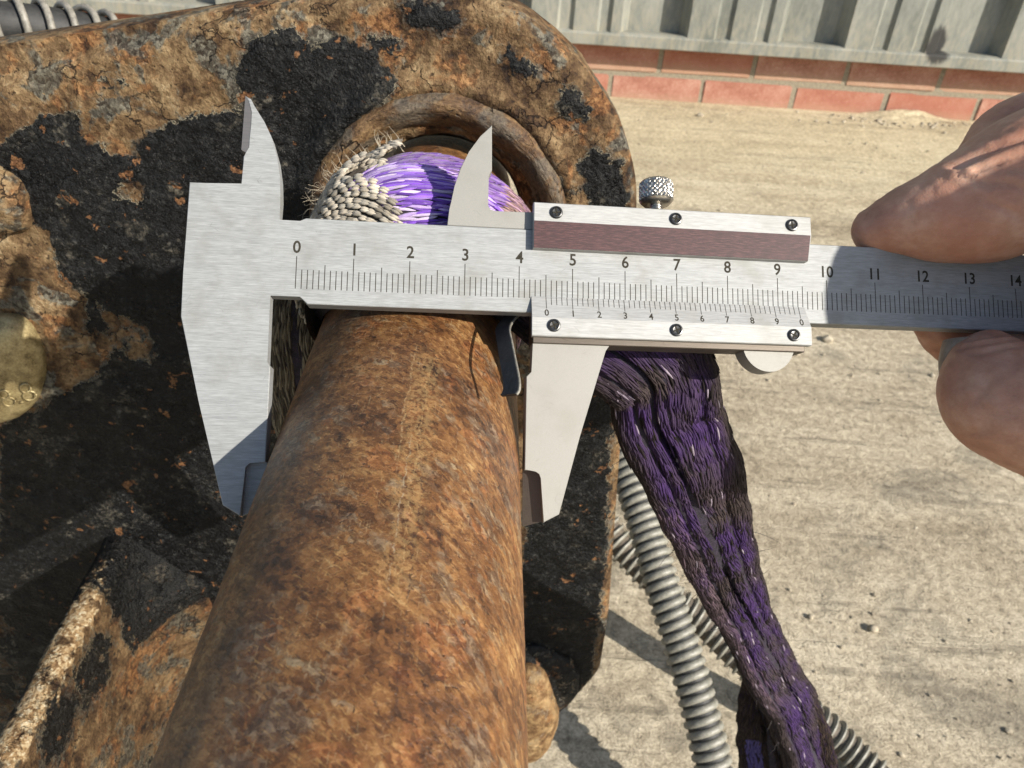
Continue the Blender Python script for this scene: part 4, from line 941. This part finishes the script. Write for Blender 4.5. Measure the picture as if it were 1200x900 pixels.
# ------------------------------------------------------------------ hoses
def helix(path, n_turn, r0, ppt=18, phase=0.0):
    n = int(n_turn * ppt); P_ = [Vector(p) for p in catmull(path, 240)]
    L = [0.0]
    for i in range(1, 240): L.append(L[-1] + (P_[i] - P_[i - 1]).length)
    fr = frames(P_); out = []; j = 0
    for q in range(n + 1):
        s = L[-1] * q / n
        while j < 238 and L[j + 1] < s: j += 1
        f = (s - L[j]) / max(1e-6, L[j + 1] - L[j]); c = P_[j].lerp(P_[j + 1], f); t, a, b = fr[j]; t2, a2, b2 = fr[min(j + 1, 239)]
        a_ = a.lerp(a2, f).normalized(); b_ = t.cross(a_).normalized(); an = 2 * math.pi * q / ppt + phase
        out.append((c, t, a_ * math.cos(an) + b_ * math.sin(an)))
    return out, L[-1]
def coil(bm, path, pitch, r0, sect, ppt=18, rf=None, jit=0.0):
    P_ = [Vector(p) for p in catmull(path, 100)]; Ln = sum((P_[i + 1] - P_[i]).length for i in range(99))
    h, L = helix(path, Ln / pitch, r0, ppt); rings = []
    for q, (c, t, n) in enumerate(h):
        rr = (rf(q / len(h)) if rf else r0) * (1 + jit * math.sin(q * .37) * math.sin(q * .11))
        rings.append([bm.verts.new(c + t * a + n * (rr + d)) for a, d in sect])
    m = len(sect)
    for i in range(len(rings) - 1):
        for kk in range(m): bm.faces.new((rings[i][kk], rings[i][(kk + 1) % m], rings[i + 1][(kk + 1) % m], rings[i + 1][kk]))
    bm.faces.new(rings[0][::-1]); bm.faces.new(rings[-1])
hA = [(58, 500, -300), (70.1, 434.9, -320.3), (82.2, 385.4, -338.9), (92.4, 355.6, -355.4), (102.7, 323.8, -374.5), (114.4, 295.4, -394.3), (125.0, 264.5, -415.8), (132.8, 239.7, -435.5), (138.5, 209.6, -461.1), (142, 150, -474), (143, 60, -478)]
hB = [(20, 452, -370), (62.8, 418.7, -396.0), (87.3, 394.4, -413.2), (112.8, 371.3, -425.3), (142.2, 351.3, -436.5), (167.5, 331.3, -447.6), (197.7, 311.5, -458.6), (222.2, 297.4, -468.2), (243.1, 280.7, -477), (263.9, 253.2, -479), (290, 190, -479), (310, 80, -479)]
t = thing('hose', 'pale grey hose in a tight spiral guard crossing beside the purple strap', 'hose', FW, hA[5], 'spiral guarded hoses')
bm = bmesh.new(); tube(bm, catmull(hA, 120), 9.6, 20); build('hose_core', bm, M_rubber, t, smooth=True)
bm = bmesh.new(); coil(bm, hA, 6.1, 10.2, [(-2.5, -1.6), (-2.2, .1), (-1.1, 1.35), (.9, 1.4), (2.0, .4), (2.4, -1.6)], 22, None, .012); build('spiral_guard', bm, M_coil, t, smooth=True, angle=60)
t = thing('hose', 'grey hose with open finned spiral lying lowest, running under the strap to the right', 'hose', FW, hB[5], 'spiral guarded hoses')
bm = bmesh.new(); tube(bm, catmull(hB, 120), 9.0, 20); build('hose_core', bm, M_tan, t, smooth=True)
bm = bmesh.new(); coil(bm, hB, 6.3, 9.0, [(-1.5, -.6), (-1.1, 1.4), (-.3, 2.5), (.5, 2.4), (1.2, 1.2), (1.5, -.6)], 22, None, .03); build('spiral_guard', bm, M_coil, t, smooth=True, angle=60)
hC = [(-560, 300, -470), (-520, 305, -330), (-440, 312, -160), (-350, 318, -72), (-290, 322, -52), (-245, 326, -50.5), (-216, 330.3, -52.0), (-199.4, 334.9, -53.7), (-188.3, 341.7, -56.1), (-179, 349, -59.3), (-173.3, 354.7, -61.6), (-160, 364, -70), (-132, 372, -105), (-112, 372, -190), (-104, 368, -330), (-102, 366, -470)]
t = thing('hose', 'black rubber hose in an open steel spring guard behind the bracket, at top left', 'hose', FB, hC[7], 'spiral guarded hoses')
bm = bmesh.new(); tube(bm, catmull(hC, 140), 8.4, 24); build('hose_core', bm, M_rubber, t, smooth=True)
bm = bmesh.new(); coil(bm, hC, 8.2, 9.5, [(1.5 * math.cos(a), 1.5 * math.sin(a)) for a in [math.pi * 2 * i / 8 for i in range(8)]], 26, lambda f: 10.2); build('spring_guard', bm, M_ring, t, smooth=True)

# ------------------------------------------------------------------ the hand
per = thing('person', 'bare hand gripping the right end of the caliper between thumb and fingers', 'person', FK, (150, 5, 10))
def limb(path, n=26, seg=28, flat=1.0):
    P_ = catmull(path, n); cen = [Vector(p[:3]) for p in P_]; rad = [p[3] for p in P_]; bm_ = bmesh.new()
    d0 = (cen[0] - cen[1]).normalized(); r0 = rad[0]; extra = []; er = []
    for a in (80, 60, 40, 20): extra.append(cen[0] + d0 * r0 * math.sin(R(a)) * .9); er.append(r0 * math.cos(R(a)))
    d1 = (cen[-1] - cen[-2]).normalized(); r1 = rad[-1]; ex1 = []; er1 = []
    for a in (20, 40, 60, 80): ex1.append(cen[-1] + d1 * r1 * math.sin(R(a)) * .9); er1.append(r1 * math.cos(R(a)))
    tube(bm_, extra + cen + ex1, er + rad + er1, seg); return bm_
limbs = [
 [(111.6, 16.9, -1.8, 4.9), (115.6, 18.0, .8, 6.9), (121.3, 18.8, 3.4, 9.3), (128.9, 20.8, 5.5, 11.6), (136.4, 24.3, 7.5, 13.2), (145, 27.5, 10, 14.2), (156, 30, 16, 15.5), (170, 26, 26, 20)],     # thumb
 [(137.5, 33.2, .5, 7.6), (142.5, 36.5, 0, 9.2), (152, 37, 4, 12), (166, 34, 16, 17), (176, 22, 24, 22)],              # ball of the thumb behind it
 [(132.4, -9.6, .6, 6.9), (130.9, -12.2, 3.0, 9.0), (130.8, -17.0, 5.5, 10.6), (135.5, -20.6, 9.0, 11.0), (144, -24.2, 14, 11.2), (158, -20, 24, 13), (174, -6, 34, 20)],                               # index finger, bent
 [(128.4, .2, -8.6, 4.4), (133, -1.0, -10.4, 6.2), (141, -5, -10, 7.6), (149, -14, -4, 9.0), (157, -22, 8, 10), (170, -16, 26, 15)],                              # middle finger behind the beam
 [(141, -2, -15, 5.5), (149, -9, -12, 7.6), (158, -18, -2, 9), (167, -20, 14, 12), (178, -8, 32, 16)],
 [(154, -1, -16, 5.0), (161, -8, -10, 7.0), (168, -14, 2, 8.5), (176, -12, 20, 12)],
 [(170, 24, 24, 21), (171, 8, 34, 25), (174, -2, 46, 27), (188, 4, 62, 28), (212, 10, 84, 26), (250, 14, 112, 28), (320, 20, 165, 34)]]  # palm, wrist, forearm
bm = bmesh.new()
for l in limbs:
    b2 = limb(l, 30, 28); m2 = bpy.data.meshes.new('x'); b2.to_mesh(m2); b2.free(); bm.from_mesh(m2); bpy.data.meshes.remove(m2)
hand = build('hand', bm, M_skin, per, smooth=True)
rm = hand.modifiers.new('fuse', 'REMESH'); rm.mode = 'VOXEL'; rm.voxel_size = .0007
smm = hand.modifiers.new('soft', 'SMOOTH'); smm.factor = .6; smm.iterations = 9
dg = bpy.context.evaluated_depsgraph_get(); dg.update()
nm = bpy.data.meshes.new_from_object(hand.evaluated_get(dg)); hand.modifiers.clear(); old = hand.data; hand.data = nm; bpy.data.meshes.remove(old)
o_ = origin(per)
import numpy as np
crs = [([(120.2, 25.5), (124.7, 27.6), (131.4, 29.7)], 0.8, 0.7), ([(122.1, 23.7), (126.3, 25.3), (132.2, 26.3)], 0.45, 0.5), ([(122.6, 21.5), (126.8, 20.1), (130.5, 17.7)], 0.4, 0.5), ([(119.8, 23.3), (123.3, 20.3)], 0.35, 0.5), ([(123.3, 17.6), (128.4, 15.0)], 0.3, 0.5), ([(126.5, 23.0), (131.2, 22.0)], 0.4, 0.5), ([(119.9, -6.8), (124.8, -5.7), (132.0, -4.6)], 0.45, 0.5), ([(120.1, -8.6), (125.6, -7.1), (132.5, -6.1)], 0.35, 0.45), ([(123.7, -9.1), (131.3, -7.6)], 0.3, 0.45), ([(123.3, -12.3), (122.0, -18.1), (123.2, -23.6)], 0.25, 0.6), ([(122.0, -11.3), (120.8, -15.2)], 0.2, 0.5)]
P3 = np.empty(len(nm.vertices) * 3, 'f'); nm.vertices.foreach_get('co', P3); P3 = P3.reshape(-1, 3); N3 = np.array([v.normal[:] for v in nm.vertices], 'f')
K3 = P3 / MM + np.array(o_[:]); disp = np.zeros(len(K3))
vis = (K3[:, 0] < 160) & (N3[:, 2] > .05)
for line, dp, wd in crs:                                   # skin folds at the joints
    best = np.full(len(K3), 1e9)
    for (ax, ay), (bx, by) in zip(line[:-1], line[1:]):
        dx, dy = bx - ax, by - ay; t_ = np.clip(((K3[:, 0] - ax) * dx + (K3[:, 1] - ay) * dy) / (dx * dx + dy * dy), 0, 1)
        best = np.minimum(best, np.hypot(K3[:, 0] - ax - t_ * dx, K3[:, 1] - ay - t_ * dy))
    disp -= np.where(vis, dp * np.exp(-(best / wd) ** 2) - dp * .35 * np.exp(-((best - 2.2 * wd) / wd) ** 2), 0)
for i in np.nonzero(K3[:, 0] < 165)[0]:
    p = Vector(K3[i].tolist()); disp[i] += .22 * fbm(p, .12, 4) + .12 * fbm((p.x * .5, p.y, p.z), .6, 3)
P3 += (N3 * disp[:, None] * MM).astype('f')
nm.vertices.foreach_set('co', P3.ravel()); nm.update()
nm.polygons.foreach_set('use_smooth', [True] * len(nm.polygons))
if not nm.materials: nm.materials.append(M_skin)
# fingernail seen edge-on at the bent finger
bm = bmesh.new(); rows = []
for i in range(13):
    s = i / 12; row = []
    for j in range(9):
        a = R(-62 + 110 * j / 8); r = 6.2 + 2.6 * math.sin(s * 1.6) + .25
        row.append(bm.verts.new((131.9 - r * math.cos(a) - .1, -4.6 - 7.6 * s, -1.2 + 2.6 * s + r * math.sin(a) * .72)))
    rows.append(row)
for i in range(12):
    for j in range(8): bm.faces.new((rows[i][j], rows[i][j + 1], rows[i + 1][j + 1], rows[i + 1][j]))
sol = bmesh.ops.solidify(bm, geom=list(bm.faces), thickness=.45)
build('fingernail', bm, M_nail, hand, smooth=True)
for o in bpy.data.objects:
    if '_o' in o: del o['_o']
